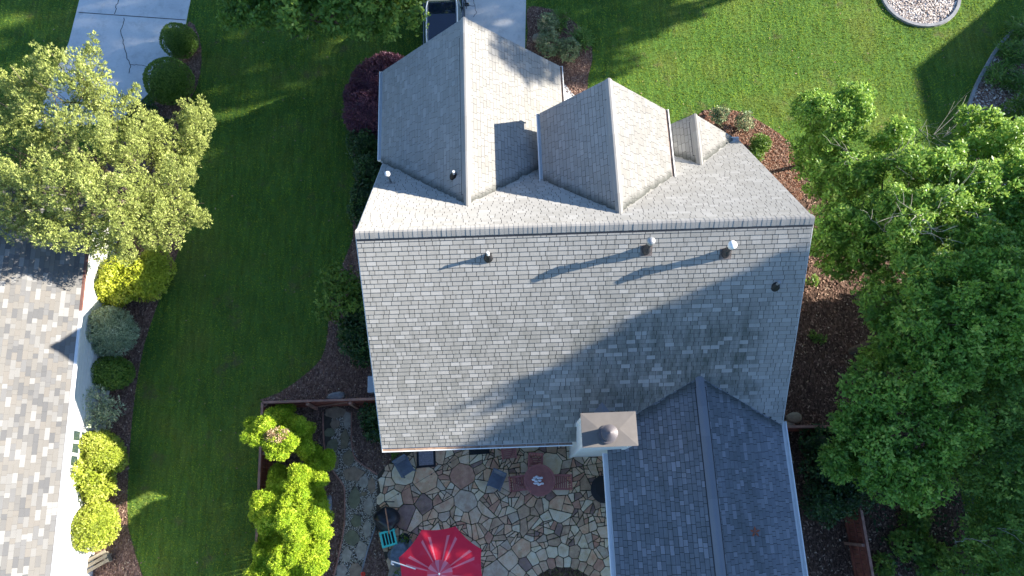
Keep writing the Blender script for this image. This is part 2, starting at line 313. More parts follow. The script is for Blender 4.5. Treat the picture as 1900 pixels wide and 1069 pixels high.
# ------------------------------------------------------------------ foliage
def ico(c, r, sub=2, lump=.1, seed=0):
    import bmesh
    bm = bmesh.new(); bmesh.ops.create_icosphere(bm, subdivisions=sub, radius=1)
    rg = np.random.default_rng(seed); K = rg.normal(size=(5,3))*2.2; ph = rg.uniform(0, 6.3, 5)
    V = np.array([v.co[:] for v in bm.verts]); F = np.array([[v.index for v in f.verts] for f in bm.faces]); bm.free()
    b = 1+lump*np.sin(V@K.T+ph).mean(1)*1.6
    return V*b[:,None]*np.array(r)+np.array(c), F
def leaves(lobes, dens, k, L, W, a, b, seed, shell=.45, lump=.22, low=.35, zmin=.05, spread=.5, bias=None):
    """leaf rosettes on lumpy lobes. lobes: (cx,cy,cz,rx,ry,rz); dens rosettes per m2 of lobe surface.
    a = sideways, b = outward component of each leaf"""
    rg = np.random.default_rng(seed); P = []; N = []; T = []
    for i, lb in enumerate(lobes):
        c = np.array(lb[:3]); r = np.array(lb[3:6]); area = 4*math.pi*((r[0]*r[1])**1.6/3+(r[0]*r[2])**1.6/3+(r[1]*r[2])**1.6/3)**(1/1.6)
        n = int(area*dens)
        if n < 4: continue
        d = rg.normal(size=(n,3)); d /= np.linalg.norm(d, axis=1)[:,None]
        keep = (d[:,2] > -.15) | (rg.random(n) < low); d = d[keep]
        K = rg.normal(size=(7,3))*rg.uniform(1.5, 5, (7,1)); ph = rg.uniform(0, 6.3, 7)
        s = np.sin(d@K.T+ph).mean(1)*2.2
        rad = (1+lump*s)*(1-shell*rg.random(len(d))**2.2)
        p = c+d*r*rad[:,None]
        for j, ob in enumerate(lobes):
            if j != i:
                q = (p-np.array(ob[:3]))/np.array(ob[3:6]); ins = (q*q).sum(1) < .42; p = p[~ins]; d = d[~ins]; s = s[~ins]
        nn = d/r; nn /= np.linalg.norm(nn, axis=1)[:,None]; nn[:,2] += .35; nn /= np.linalg.norm(nn, axis=1)[:,None]
        P.append(p); N.append(nn); T.append(np.clip(.45+.25*s+rg.normal(0, .15, len(p)), 0, 1))
    P = np.concatenate(P); N = np.concatenate(N); T = np.concatenate(T); ok = P[:,2] > zmin; P, N, T = P[ok], N[ok], T[ok]
    n = len(P); P = np.repeat(P, k, 0); N = np.repeat(N, k, 0); T = np.repeat(T, k)
    u = rg.normal(size=(n*k,3)); u -= (u*N).sum(1)[:,None]*N; u /= np.linalg.norm(u, axis=1)[:,None]
    D = u*a+N*(b+rg.normal(0, .25, n*k))[:,None]; D = D+(np.array(bias) if bias else 0); D /= np.linalg.norm(D, axis=1)[:,None]
    S = np.cross(D, N+rg.normal(0, spread, (n*k,3))); S /= np.linalg.norm(S, axis=1)[:,None]+1e-9
    ll = L*rg.uniform(.6, 1.3, n*k)[:,None]; ww = W*rg.uniform(.7, 1.25, n*k)[:,None]
    P = P+rg.normal(0, L*.25, (n*k,3))
    V = np.stack([P, P+D*ll*.55+S*ww, P+D*ll, P+D*ll*.55-S*ww], 1).reshape(-1, 3)
    F = np.arange(n*k*4).reshape(-1, 4)
    return V, F, np.clip(T+rg.normal(0, .16, n*k), 0, 1)
def foliage(name, mat, parent, lobes, dens, k, L, W, a, b, seed, core=0.0, **kw):
    V, F, T = leaves(lobes, dens, k, L, W, a, b, seed, **kw)
    me = fast_mesh(name, V, F, T); me.materials.append(mat); o = link(name, me, parent)
    if core:
        m = MB()
        for i, lb in enumerate(lobes):
            v, f = ico(lb[:3], np.array(lb[3:6])*core, 2, .12, seed+i); v[:,2] = np.maximum(v[:,2], .02); m.add(v, f.tolist(), .12)
        m.build('inner_foliage', mat, o)
    return o
def px_lobes(base, L, zdef=None):
    """(px, py, z_centre, rx, ry, rz): rx, ry in metres"""
    return [tuple(at(x, y, z))+(rx, ry, rz) for x, y, z, rx, ry, rz in L]
def sublobes(lobes, n, rf, seed, up=.35):
    rg = np.random.default_rng(seed); out = []
    for l in lobes:
        c = np.array(l[:3]); r = np.array(l[3:6]); out.append((*c, *(r*.72)))
        for q in range(n):
            d = rg.normal(size=3); d[2] = abs(d[2])*.9-.25 if rg.random() < .8 else d[2]; d /= np.linalg.norm(d); f = rf*rg.uniform(.7, 1.35)
            out.append((*(c+d*r*rg.uniform(.62, .98)), f*rg.uniform(.8, 1.2), f*rg.uniform(.8, 1.2), f*rg.uniform(.9, 1.4)))
    return out
def plumes(lobes, n, rf, seed, bias):
    rg = np.random.default_rng(seed); out = []; bias = np.array(bias)
    for l in lobes:
        c = np.array(l[:3]); r = np.array(l[3:6]); out.append((*c, *(r*.55)))
        for q in range(n):
            d = rg.normal(size=3); d[2] = abs(d[2])*.9-.2; d /= np.linalg.norm(d); g = d*.6+bias+rg.normal(0, .15, 3); g /= np.linalg.norm(g)
            p = c+d*r*rg.uniform(.5, .85); f = rf*rg.uniform(.75, 1.3)
            for k in range(3): out.append((*(p+g*f*1.15*k), f*(1-.27*k), f*(1-.27*k), f*(1-.27*k)))
    return out
def trunk(parent, base, lobes, r0, seed, name='trunk', mat=None):
    rg = random.Random(seed); m = MB(); base = Vector(base); top = Vector(np.mean([l[:3] for l in lobes], 0)); fork = base.lerp(Vector((top.x, top.y, top.z*.5)), .75)
    m.tube([base, base.lerp(fork, .5)+Vector((rg.uniform(-.1,.1), rg.uniform(-.1,.1), 0)), fork], [r0, r0*.8, r0*.62], 8)
    for l in lobes:
        c = Vector(l[:3]); mid = fork.lerp(c, .5)+Vector((rg.uniform(-.3,.3), rg.uniform(-.3,.3), .2))
        m.tube([fork, mid, c], [r0*.45, r0*.3, r0*.1], 6)
        for q in range(5):
            e = c+Vector((rg.uniform(-1,1)*l[3], rg.uniform(-1,1)*l[4], rg.uniform(-.3,1)*l[5]))*.8
            m.tube([mid.lerp(c, rg.uniform(.2, 1)), mid.lerp(e, .6)+Vector((0,0,.1)), e], [r0*.18, r0*.1, r0*.03], 4)
    m.build(name, mat or M['bark'], parent)
def twigs(parent, spots, seed, mat=None, name='bare_branch'):
    rg = random.Random(seed)
    for (px, py, z, L, n) in spots:
        m = MB(); b = Vector(at(px, py, z))
        for q in range(n):
            an = rg.uniform(0, 6.28); d = Vector((math.cos(an), math.sin(an), rg.uniform(.3, 1.3))).normalized(); p = b.copy(); pts = [p.copy()]
            for s in range(4):
                d = (d+Vector((rg.uniform(-.35,.35), rg.uniform(-.35,.35), rg.uniform(-.1,.25)))).normalized(); p = p+d*L/4; pts.append(p.copy())
                if s > 0:
                    e = p+(d+Vector((rg.uniform(-.9,.9), rg.uniform(-.9,.9), .2))).normalized()*L*.3; m.tube([p, p.lerp(e, .5)+Vector((0,0,.03)), e], [.007, .005, .003], 3, cap=False)
            m.tube(pts, [.014, .011, .008, .006, .003], 4, cap=False)
        m.build(name, mat or M['twig'], parent)

# ------------------------------------------------------------------ ground
sheet('ground', [(-200,-200), (200,-200), (200,200), (-200,200)], 0, M['lawn'])
# the house measured from the photograph (metres)
xL, xR, yr, zr, yE, zE, yF = -4.164, 8.824, 7.468, 8.008, 1.863, 3.151, 12.491
xw, zw, xwL, xwR, zwE, yW = 5.981, 4.662, 3.103, 8.801, 3.404, -6.5
onF = lambda z: yr+(yF-yr)*(zr-z)/(zr-zE)
onR = lambda z: yr+(yE-yr)*(zr-z)/(zr-zE)

drive_l = poly_at([(152,-60), (356,-60), (354,0), (345,45), (318,110), (285,165), (245,205), (215,228), (60,240), (90,165), (128,80), (148,0)])
sheet('driveway', drive_l, .03, M['concrete'], th=.06)
drive_c = poly_at([(783,-60), (979,-60), (976,0), (974,99), (1042,150), (1071,184), (1045,215), (900,260), (783,200)])
sheet('driveway', drive_c, .03, M['concrete'], th=.06)
def crack(name, pts, wd, z=.034, parent=None):
    P = [np.array(at(x, y, 0)) for x, y in pts]; rg = random.Random(len(pts)); V = []; F = []
    Q = []
    for i in range(len(P)-1):
        for a in range(4):
            q = P[i]*(1-a/4)+P[i+1]*a/4; Q.append(q+np.array([rg.uniform(-1,1)*wd*1.2, rg.uniform(-1,1)*wd*1.2, 0])*(0 if wd > .03 else 1))
    Q.append(P[-1])
    for i, q in enumerate(Q):
        d = Q[min(i+1, len(Q)-1)]-Q[max(i-1, 0)]; n = np.array([-d[1], d[0], 0]); n = n/(np.linalg.norm(n)+1e-9)*wd/2
        V += [(q[0]+n[0], q[1]+n[1], z), (q[0]-n[0], q[1]-n[1], z)]
    F = [(2*i, 2*i+1, 2*i+3, 2*i+2) for i in range(len(Q)-1)]
    o = MB().add(V, F).build(name, M['crack'], parent); o['kind'] = 'structure'; return o
crack('expansion_joint', [(147,24), (345,38)], .035)
crack('pavement_crack', [(222,0), (216,14), (213,27)], .03); crack('pavement_crack', [(231,33), (231,45), (224,60), (230,80), (236,105), (243,122), (240,137)], .03); crack('pavement_crack', [(243,121), (258,121), (275,124)], .022)
crack('pavement_crack', [(879,0), (881,14), (884,24), (878,33)], .02); crack('expansion_joint', [(862,12), (881,12)], .025)

bed_f1 = poly_at(smoothpoly([(979,16), (1010,15), (1045,27), (1075,50), (1095,80), (1099,110), (1092,140), (1088,172), (1072,186), (1040,160), (1005,125), (978,97), (979,60)], 3))
sheet('planting_bed', bed_f1, .008, M['mulch'])
bed_r = poly_at(smoothpoly([(1285,222), (1330,206), (1375,208), (1420,232), (1462,262), (1490,305), (1530,370), (1640,470), (1720,560), (1760,700), (1760,800), (1800,1000), (1820,1120), (1470,1120), (1300,800), (1150,400)], 3))
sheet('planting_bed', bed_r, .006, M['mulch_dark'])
bed_r2 = poly_at(smoothpoly([(1285,222), (1330,206), (1375,208), (1420,232), (1462,262), (1486,310), (1480,380), (1380,330), (1300,290)], 3))
sheet('planting_bed', bed_r2, .010, M['mulch_front'])
bed_h = poly_at(smoothpoly([(700,120), (660,160), (646,230), (660,320), (652,400), (655,440), (632,500), (612,560), (608,620), (596,665), (560,700), (520,728), (492,748), (720,760), (760,500), (800,200)], 3))
sheet('planting_bed', bed_h, .008, M['mulch'])
bed_n = poly_at(smoothpoly([(352,40), (374,90), (366,160), (335,215), (330,300), (345,400), (330,470), (300,545), (268,640), (250,740), (240,850), (238,980), (262,1120), (60,1120), (80,900), (120,500), (200,300), (285,190), (320,110)], 3))
sheet('planting_bed', bed_n, .008, M['mulch'])
yard = poly_at([(487,748), (712,738), (760,1120), (470,1120)])
sheet('planting_bed', yard, .012, M['mulch'])
# round bed and curved bed with concrete edging
rc = at(1706,-12,0); rr = 1.72
circ = [(rc[0]+rr*math.cos(a), rc[1]+rr*math.sin(a)) for a in np.linspace(0, 2*math.pi, 40, endpoint=False)]
sheet('planting_bed', circ, .008, M['pale_mulch'])
def edging(name, pts, wd, h, label, closed=False, mat=None, z0=0.0, cat='garden edging', grp=None, piece=None):
    n = len(pts); V = []; F = []
    for i, p in enumerate(pts):
        a = np.array(pts[(i-1)%n if closed else max(i-1, 0)][:2]); b = np.array(pts[(i+1)%n if closed else min(i+1, n-1)][:2]); d = b-a; q = np.array([-d[1], d[0]])/(np.linalg.norm(d)+1e-9)*wd/2
        x, y = p[0], p[1]
        V += [(x+q[0], y+q[1], z0), (x+q[0]*.8, y+q[1]*.8, z0+h), (x-q[0]*.8, y-q[1]*.8, z0+h), (x-q[0], y-q[1], z0)]
    for i in range(n if closed else n-1):
        j = (i+1)%n
        for k in range(3): F.append((4*i+k, 4*i+k+1, 4*j+k+1, 4*j+k))
    o = MB().add(V, F).build(name, mat or M['curb']); return tag(o, label, cat, grp)
edging('bed_edging', circ, .17, .10, 'grey concrete ring edging round the gravel bed in the front lawn', True)
ecurve = [at(x, y, 0) for x, y in spline([(1925,30), (1880,58), (1850,90), (1826,130), (1808,165), (1797,200), (1793,240), (1790,275)])]
edging('bed_edging', ecurve, .15, .10, 'long curved grey concrete edging between the lawn and the strappy plants')
bed_c = [tuple(p[:2]) for p in ecurve]+[tuple(at(x, y)[:2]) for x, y in ((1800,330), (1950,420), (2300,300), (2200,0))]
sheet('planting_bed', bed_c, .008, M['mulch'])

HOUSE = [(-3.9,2.2), (3.4,2.2), (3.4,-7), (8.5,-7), (8.5,12.2), (2,12.2), (2,15.2), (-3.9,15.2)]
BEDS = [bed_f1, bed_r, bed_h, bed_n, yard, circ, bed_c, drive_l, drive_c, HOUSE, [(-30,-8), (-15.0,-8), (-15.0,12), (-30,12)]]
def scatter(n, x0, x1, y0, y1, inc, exc, rg):
    X = rg.uniform(x0, x1, n); Y = rg.uniform(y0, y1, n); ok = np.zeros(n, bool)
    for p in inc: ok |= inpoly(X, Y, p)
    for p in exc: ok &= ~inpoly(X, Y, p)
    return X[ok], Y[ok]
rg = np.random.default_rng(5)
# ---- grass blades
FRAME = [(-24,23.5), (26,23.5), (18.5,-4.5), (-19,-4.5)]
X, Y = scatter(330000, -24, 26, -4.5, 23.5, [FRAME], BEDS, rg)
n = len(X); k = 2; X = np.repeat(X, k)+rg.normal(0, .015, n*k); Y = np.repeat(Y, k)+rg.normal(0, .015, n*k); n *= k
an = rg.uniform(0, 6.28, n); ln = rg.uniform(.02, .06, n); h = rg.uniform(.03, .075, n); wd = rg.uniform(.006, .012, n)
P0 = np.stack([X, Y, np.zeros(n)], 1); D = np.stack([np.cos(an)*ln, np.sin(an)*ln, h], 1); S = np.stack([-np.sin(an)*wd, np.cos(an)*wd, np.zeros(n)], 1)
V = np.stack([P0-S, P0+S, P0+D], 1).reshape(-1, 3)
me = fast_mesh('grass', V, np.arange(n*3).reshape(-1, 3), rg.random(n)**1.3); me.materials.append(M['blade'])
tag(link('grass', me), 'short mown lawn grass in front of and beside the house', 'grass', kind='stuff')
# ---- fallen leaves and clippings on the lawn
X, Y = scatter(900, -22, 24, -4, 22, [FRAME], BEDS, rg); n = len(X); an = rg.uniform(0, 6.28, n); l = rg.uniform(.02, .05, n)
P0 = np.stack([X, Y, rg.uniform(.05, .075, n)], 1); D = np.stack([np.cos(an)*l, np.sin(an)*l, rg.uniform(-.01, .01, n)], 1); S = np.stack([-np.sin(an)*l*.45, np.cos(an)*l*.45, rg.uniform(-.01, .01, n)], 1)
me = fast_mesh('leaf_litter', np.stack([P0-D, P0+S, P0+D, P0-S], 1).reshape(-1, 3), np.arange(n*4).reshape(-1, 4), rg.uniform(.5, 1, n)); me.materials.append(M['chip'])
tag(link('leaf_litter', me), 'small dry leaves scattered over the lawns', 'leaves', kind='stuff')
# ---- mulch chips
def chips(name, polys, exc, dens, rg, mat, z=.012, L=.055, W=.012, label='', tpow=1.6):
    P = np.concatenate([np.array([q[:2] for q in p]) for p in polys]); x0, y0 = P.min(0); x1, y1 = P.max(0)
    x0 = max(x0, -24); x1 = min(x1, 26); y0 = max(y0, -5); y1 = min(y1, 24)
    X, Y = scatter(int((x1-x0)*(y1-y0)*dens), x0, x1, y0, y1, polys, exc, rg); n = len(X)
    an = rg.uniform(0, 6.28, n); tl = rg.uniform(-.4, .4, n); l = L*rg.uniform(.5, 1.4, n); wdt = W*rg.uniform(.6, 1.6, n)
    C = np.stack([X, Y, z+.012+rg.uniform(0, .02, n)], 1); D = np.stack([np.cos(an)*l/2, np.sin(an)*l/2, tl*l/2], 1); S = np.stack([-np.sin(an)*wdt, np.cos(an)*wdt, rg.uniform(-.5, .5, n)*wdt], 1)
    V = np.stack([C-D-S, C+D-S, C+D+S, C-D+S], 1).reshape(-1, 3)
    me = fast_mesh(name, V, np.arange(n*4).reshape(-1, 4), rg.random(n)**tpow); me.materials.append(mat)
    return tag(link(name, me), label, 'mulch', kind='stuff')
chips('bark_mulch', [bed_f1], [], 420, rg, M['chip'], label='brown bark mulch in the bed beside the driveway')
chips('bark_mulch', [bed_r2], [bed_r2[:0]] if 0 else [], 420, rg, M['chip'], z=.014, L=.05, W=.009, tpow=1.1, label='orange brown bark mulch in the bed before the smallest gable')
chips('bark_mulch', [circ], [], 420, rg, M['pale_chip'], L=.09, W=.018, tpow=.6, label='pale bark chips inside the round concrete edging')
chips('bark_mulch', [bed_c], [], 200, rg, M['pale_chip'], L=.09, W=.018, tpow=1., label='bark chips behind the curved concrete edging')
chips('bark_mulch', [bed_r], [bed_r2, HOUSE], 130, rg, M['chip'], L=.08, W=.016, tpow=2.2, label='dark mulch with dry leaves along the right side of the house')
chips('bark_mulch', [bed_h], [HOUSE], 300, rg, M['chip'], label='dark brown mulch along the left side of the house')
chips('bark_mulch', [bed_n], [drive_l], 260, rg, M['chip'], label='brown mulch strip along the white neighbouring wall')

# ------------------------------------------------------------------ the house
house = empty('house', (2.3, 7.4, 0), 0, 'grey shingled house with three front gables and a rear wing beside the stone patio', 'house')
def hp(o):      # parent to the house keeping the world place
    o.parent = house; o.matrix_parent_inverse = Matrix.Translation(-Vector(house.location)); return o
W_ = M['siding']
m = MB()
m.box((2.35, 7.2, 1.5), (12.4, 10.0, 3.0))
for x in (xL+.28, xR-.28):
    s = .06
    m.slab([(x, yE+.35, 3.0), (x, yF-.35, 3.0), (x, yr, zr-.22)], (1,0,0), .12)
m.box((5.95, -2.2, 1.6), (4.9, 8.7, 3.2)); m.slab([(8.4, yW+.3, 3.2), (3.5, yW+.3, 3.2), (xw, yW+.3, zw-.2)][::-1], (0,-1,0), .1)
m.box((-.95, 13.6, 1.85), (5.8, 3.0, 3.7)); m.slab([(-3.85, 15.1, 3.7), (1.95, 15.1, 3.7), (-1.06, 15.1, 6.6)][::-1], (0,1,0), .1)
m.box((3.45, 11.3, 2.7), (3.7, 2.0, 5.4)); m.slab([(1.6, 12.3, 5.4), (5.3, 12.3, 5.4), (3.42, 12.3, 7.25)][::-1], (0,1,0), .1)
m.box((6.8, 11.7, 1.45), (3.2, 1.7, 2.9)); m.slab([(5.1, 12.55, 2.9), (8.4, 12.55, 2.9), (6.776, 12.55, 4.6)][::-1], (0,1,0), .1)
hp(m.build('wall', W_))
def wall_window(c, d, nrm):
    f = MB(); f.box(c, d); fo = hp(f.build('window', M['white']))
    g = MB(); c2 = Vector(c)+Vector(nrm)*.05; dd = [max(x-.16, .03) for x in d]; g.box(c2, dd); go = g.build('pane', M['glass'], fo)
for xx in (-2.6, .9): wall_window((xx, 2.18, 1.4), (1.3, .1, 1.4), (0,-1,0))
wall_window((-.9, 2.18, 1.05), (.95, .1, 2.1), (0,-1,0))
for yy in (5, 9): wall_window((8.56, yy, 1.5), (.1, 1.1, 1.4), (1,0,0)); wall_window((-3.87, yy, 1.5), (.1, 1.1, 1.4), (-1,0,0))
gd = MB(); gd.box((-1, 15.13, 1.15), (4.8, .08, 2.3)); hp(gd.build('garage_door', M['white']))

roof_mb = MB(); wing_mb = MB(); STUFF = {'shingle': MB(), 'shingle_shaded': MB(), 'nb': MB()}
CELLS = []
def clip(poly, a, b, c):     # keep a*x+b*y+c >= 0
    out = []; n = len(poly)
    for i in range(n):
        p, q = poly[i], poly[(i+1)%n]; dp = a*p[0]+b*p[1]+c; dq = a*q[0]+b*q[1]+c
        if dp >= 0: out.append(p)
        if dp*dq < 0:
            s = dp/(dp-dq); out.append((p[0]+s*(q[0]-p[0]), p[1]+s*(q[1]-p[1])))
    return out
def clip_convex(poly, C):
    n = len(C)
    for i in range(n):
        (x1, y1), (x2, y2) = C[i], C[(i+1)%n]; a, b = -(y2-y1), (x2-x1); poly = clip(poly, a, b, -(a*x1+b*y1))
        if len(poly) < 3: return []
    return poly
def slope(O, U, Vd, C, key, rg, singles=None, expo=.142, widths=(.16,.22,.29,.29,.36), th=.016, gap=.016, skip=None, cg=.015):
    """lay courses of shingles over convex polygon C given in (u, v) on the plane O + u U + v V"""
    O = Vector(O); U = Vector(U).normalized(); Vd = Vector(Vd).normalized(); N = U.cross(Vd).normalized()
    u0 = min(p[0] for p in C); u1 = max(p[0] for p in C); v0 = min(p[1] for p in C); v1 = max(p[1] for p in C)
    st = STUFF[key]; j = 0; v = v0
    while v < v1-.01:
        u = u0-rg.uniform(0, .3)
        while u < u1:
            wd = rg.choice(widths); jit = rg.uniform(-.004, .004)
            rect = [(u+gap/2, v+cg+jit), (u+wd-gap/2, v+cg+jit), (u+wd-gap/2, v+expo), (u+gap/2, v+expo)]
            P = clip_convex(rect, C); cu, cv = u+wd/2, v+expo/2
            full = len(P) == 4 and abs(P[0][0]-rect[0][0]) < 1e-6 and abs(P[2][0]-rect[2][0]) < 1e-6 and abs(P[2][1]-rect[2][1]) < 1e-6
            if P and not (skip and skip(O+U*cu+Vd*cv)):
                tt = rg.random()
                if full and singles is not None: singles.append((wd, O+U*u+Vd*v, U, Vd, N))
                else:
                    k = len(P); hh = [th*(1-(p[1]-v)/expo)+.003 for p in P]
                    top = [O+U*p[0]+Vd*p[1]+N*h for p, h in zip(P, hh)]; bot = [O+U*p[0]+Vd*p[1]-N*.001 for p in P]
                    st.add(top+bot, [tuple(range(k))]+[(i, i+k, (i+1)%k+k, (i+1)%k) for i in range(k)], tt)
            u += wd
        v += expo; j += 1
_cache = {}
def lay_single(tab, parent, mat, th=.016, gap=.016, expo=.142):
    wd, o, U, Vd, N = tab; key = (wd, mat.name)
    if key not in _cache:
        m = MB(); a, b = gap/2, wd-gap/2
        g0 = .015 if th > .01 else .003
        m.add([(a,g0,th+.003), (b,g0,th+.003), (b,expo,.003), (a,expo,.003), (a,g0,-.001), (b,g0,-.001), (b,expo,-.001), (a,expo,-.001)], [(0,1,2,3), (0,4,5,1), (1,5,6,2), (2,6,7,3), (3,7,4,0)])
        me = bpy.data.meshes.new('shingle'); me.from_pydata(m.v, [], m.f); me.materials.append(mat); _cache[key] = me
    ob = bpy.data.objects.new('shingle', _cache[key]); COL.objects.link(ob); ob.parent = parent
    A = Matrix((U, Vd, N)).transposed().to_4x4(); A.translation = o; ob.matrix_local = Matrix.Translation(-Vector(house.location) if parent.parent == house and False else (0,0,0)) @ A
    return ob
rgp = random.Random(11)
def quad_slope(P3, key, rg, mb, singles=None, thick=.14, **kw):
    """P3: eave-start, eave-end, ridge-end, ridge-start (counter-clockwise from above)"""
    P3 = [Vector(p) for p in P3]; U = (P3[1]-P3[0]).normalized(); N = (P3[1]-P3[0]).cross(P3[3]-P3[0]).normalized(); Vd = N.cross(U)
    C = [((p-P3[0]).dot(U), (p-P3[0]).dot(Vd)) for p in P3]
    mb.slab(P3, N, thick); slope(P3[0], U, Vd, C, key, rg, singles, **kw)
rear = []; f1 = []
quad_slope([(xL,yE,zE), (xR,yE,zE), (xR,yr,zr), (xL,yr,zr)], 'shingle', rgp, roof_mb, rear, skip=lambda p: p.y < onR(zw-abs(p.x-xw)*(zw-zwE)/(xw-xwL))-.1 and xwL < p.x < xwR)
quad_slope([(xR,yF,zE), (xL,yF,zE), (xL,yr,zr), (xR,yr,zr)], 'shingle', rgp, roof_mb)
def gable(x, z, l, r, ze, yf, key, mb, front=True, **kw):
    back = onF if front else onR
    if front:
        quad_slope([(l,yf,ze), (l,back(ze),ze), (x,back(z),z), (x,yf,z)], key, rgp, mb, **kw)
        quad_slope([(r,back(ze),ze), (r,yf,ze), (x,yf,z), (x,back(z),z)], key, rgp, mb, **kw)
    else:
        quad_slope([(l,back(ze),ze), (l,yf,ze), (x,yf,z), (x,back(z),z)], key, rgp, mb, **kw)
        quad_slope([(r,yf,ze), (r,back(ze),ze), (x,back(z),z), (x,yf,z)], key, rgp, mb, **kw)
GB = [(-1.063, 6.816, -4.252, 2.27, 3.898, 15.422), (3.425, 7.48, 1.356, 5.572, 5.527, 12.534), (6.776, 4.792, 4.873, 8.678, 2.986, 12.746)]
for g in GB: gable(*g, 'shingle', roof_mb, widths=(.2,.27,.33,.38), gap=.012, th=.010)
gable(xw, zw, xwL, xwR, zwE, yW, 'shingle_shaded', wing_mb, front=False, widths=(.15,.2,.26,.3), gap=.014, th=.012, cg=.014)
# saddle behind the chimney
cs = at(1117, 752, 4.2)
roof = roof_mb.build('roof', M['underlay'], house); roof.location = -Vector(house.location)
wing_roof = wing_mb.build('wing_roof', M['underlay'], house); wing_roof.location = -Vector(house.location)
# nearest 300 tabs singly, the rest as one
camp = Vector((0, 0, CAM_H))
def apparent(tb): c = tb[1]; d = (c-camp); return -abs(tb[4].dot(d.normalized()))*tb[0]/d.length_squared
rear.sort(key=apparent)
for tb in rear[:290]: lay_single(tb, roof, M['shingle'])
for tb in rear[290:]:
    wd, o, U, Vd, N = tb; a, b, e, th = .008, wd-.008, .142, .016
    g0 = .015 if th > .01 else .003; Pq = [(a,g0,th+.003), (b,g0,th+.003), (b,e,.003), (a,e,.003), (a,g0,-.001), (b,g0,-.001), (b,e,-.001), (a,e,-.001)]
    STUFF['shingle'].add([o+U*p[0]+Vd*p[1]+N*p[2] for p in Pq], [(0,1,2,3), (0,4,5,1), (1,5,6,2), (2,6,7,3), (3,7,4,0)], rgp.random())
s1 = STUFF['shingle'].build('shingle_courses', M['shingle'], roof); s1['kind'] = 'stuff'
s2 = STUFF['shingle_shaded'].build('shingle_courses', M['shingle_shaded'], wing_roof); s2['kind'] = 'stuff'
# ridge caps
def ridge(a, b, wdt, drop, parent, mat, pitch=.15, nx=None, th=.006, cut0=0):
    """caps over ridge a->b; wdt horizontal half width, drop its fall"""
    a = Vector(a); b = Vector(b); d = (b-a).normalized(); sx = Vector((-d.y, d.x, 0)); L = (b-a).length; n = int(L/pitch)
    me = MB(); prof = [(-wdt, -drop), (-wdt*.55, -drop*.5+.012), (-.03, .004), (.03, .004), (wdt*.55, -drop*.5+.012), (wdt, -drop)]
    pl = L/n
    V = [Vector((0, x, z+h)) for h in (.0, ) for x, z in prof]; k = len(prof)
    V = [(0.001, x, z+th+.006) for x, z in prof]+[(pl, x, z+.006) for x, z in prof]+[(0.004, x, z-.02) for x, z in prof]+[(pl-.004, x, z-.02) for x, z in prof]
    F = [(i, i+k, i+k+1, i+1)[::-1] for i in range(k-1)]+[(i, i+1, i+1+2*k, i+2*k)[::-1] for i in range(k-1)]+[(k+i, k+i+1, k+i+1+2*k, k+i+2*k) for i in range(k-1)]+[(0, k, 3*k, 2*k), (k-1, 3*k-1, 4*k-1, 2*k-1)]
    me.add(V, F); mesh = bpy.data.meshes.new('ridge_cap'); mesh.from_pydata(me.v, [], me.f); mesh.materials.append(mat)
    A = Matrix((d, sx, d.cross(sx))).transposed().to_4x4()
    for i in range(n):
        o = bpy.data.objects.new('ridge_cap', mesh); COL.objects.link(o); o.parent = parent
        B = A.copy(); B.translation = a+d*(i*pl)+Vector((0, rgp.uniform(-.003,.003), .035)); o.matrix_local = B
ridge((xL-.01, yr, zr), (xR+.01, yr, zr), .155, .135, roof, M['cap'], .135)
v_ = MB(); v_.slab([(xL, yr-.2, zr-.152), (xR, yr-.2, zr-.152), (xR, yr, zr+.02), (xL, yr, zr+.02)], (0,-1,1), .03); v_.slab([(xR, yr+.18, zr-.152), (xL, yr+.18, zr-.152), (xL, yr, zr+.021), (xR, yr, zr+.021)], (0,1,1), .03)
v_.build('ridge_vent', M['darkmetal'], roof)  # vent coloured dark to give the shadow line under the caps
for i, (x, z, l, r, ze, yf) in enumerate(GB):
    dr = .135*((z-ze)/(x-l)); hw = .15
    # long rolled ridge vent capped with shingles
    y0, y1 = (onF(z)-.02, yf)
    ridge((x, yf-.01, z), (x, y0, z), .11, .11*(z-ze)/(x-l), roof, M['cap'], .6)
    vv = MB(); e0 = onF(z)+.45; e1 = yf-.7 if i < 2 else yf-.25; kx = .17; kz = kx*(z-ze)/(x-l)
    vv.slab([(x-kx, e1, z-kz+.012), (x-kx, e0, z-kz+.012), (x, e0, z+.03), (x, e1, z+.03)], (-1,0,1), .028)
    vv.slab([(x+kx, e0, z-kz+.012), (x+kx, e1, z-kz+.012), (x, e1, z+.031), (x, e0, z+.031)], (1,0,1), .028)
    vv.build('ridge_vent', M['cap'], roof)
    dk = MB(); kx += .02; kz = kx*(z-ze)/(x-l)  # added dark strip, wider than the vent, stands in for its shadow line
    dk.slab([(x-kx, e1+.02, z-kz+.008), (x-kx, e0-.03, z-kz+.008), (x, e0-.03, z+.012), (x, e1+.02, z+.012)], (-1,0,1), .02); dk.slab([(x+kx, e0-.03, z-kz+.008), (x+kx, e1+.02, z-kz+.008), (x, e1+.02, z+.013), (x, e0-.03, z+.013)], (1,0,1), .02)
    dk.build('ridge_shadow_strip', M['darkmetal'], roof)
vv = MB(); e0 = onR(zw)-.35; kz = .15*(zw-zwE)/(xw-xwL)
vv.slab([(xw-.15, e0, zw-kz+.02), (xw-.15, yW, zw-kz+.02), (xw, yW, zw+.04), (xw, e0, zw+.04)], (-.4,0,1), .035); vv.slab([(xw+.15, yW, zw-kz+.02), (xw+.15, e0, zw-kz+.02), (xw, e0, zw+.041), (xw, yW, zw+.041)], (.4,0,1), .035)
vv.build('ridge_vent', M['cap_shaded'], wing_roof)
dk = MB(); kz2 = .18*(zw-zwE)/(xw-xwL)  # dark strip added here too, painting shadow lines beside the wing vent
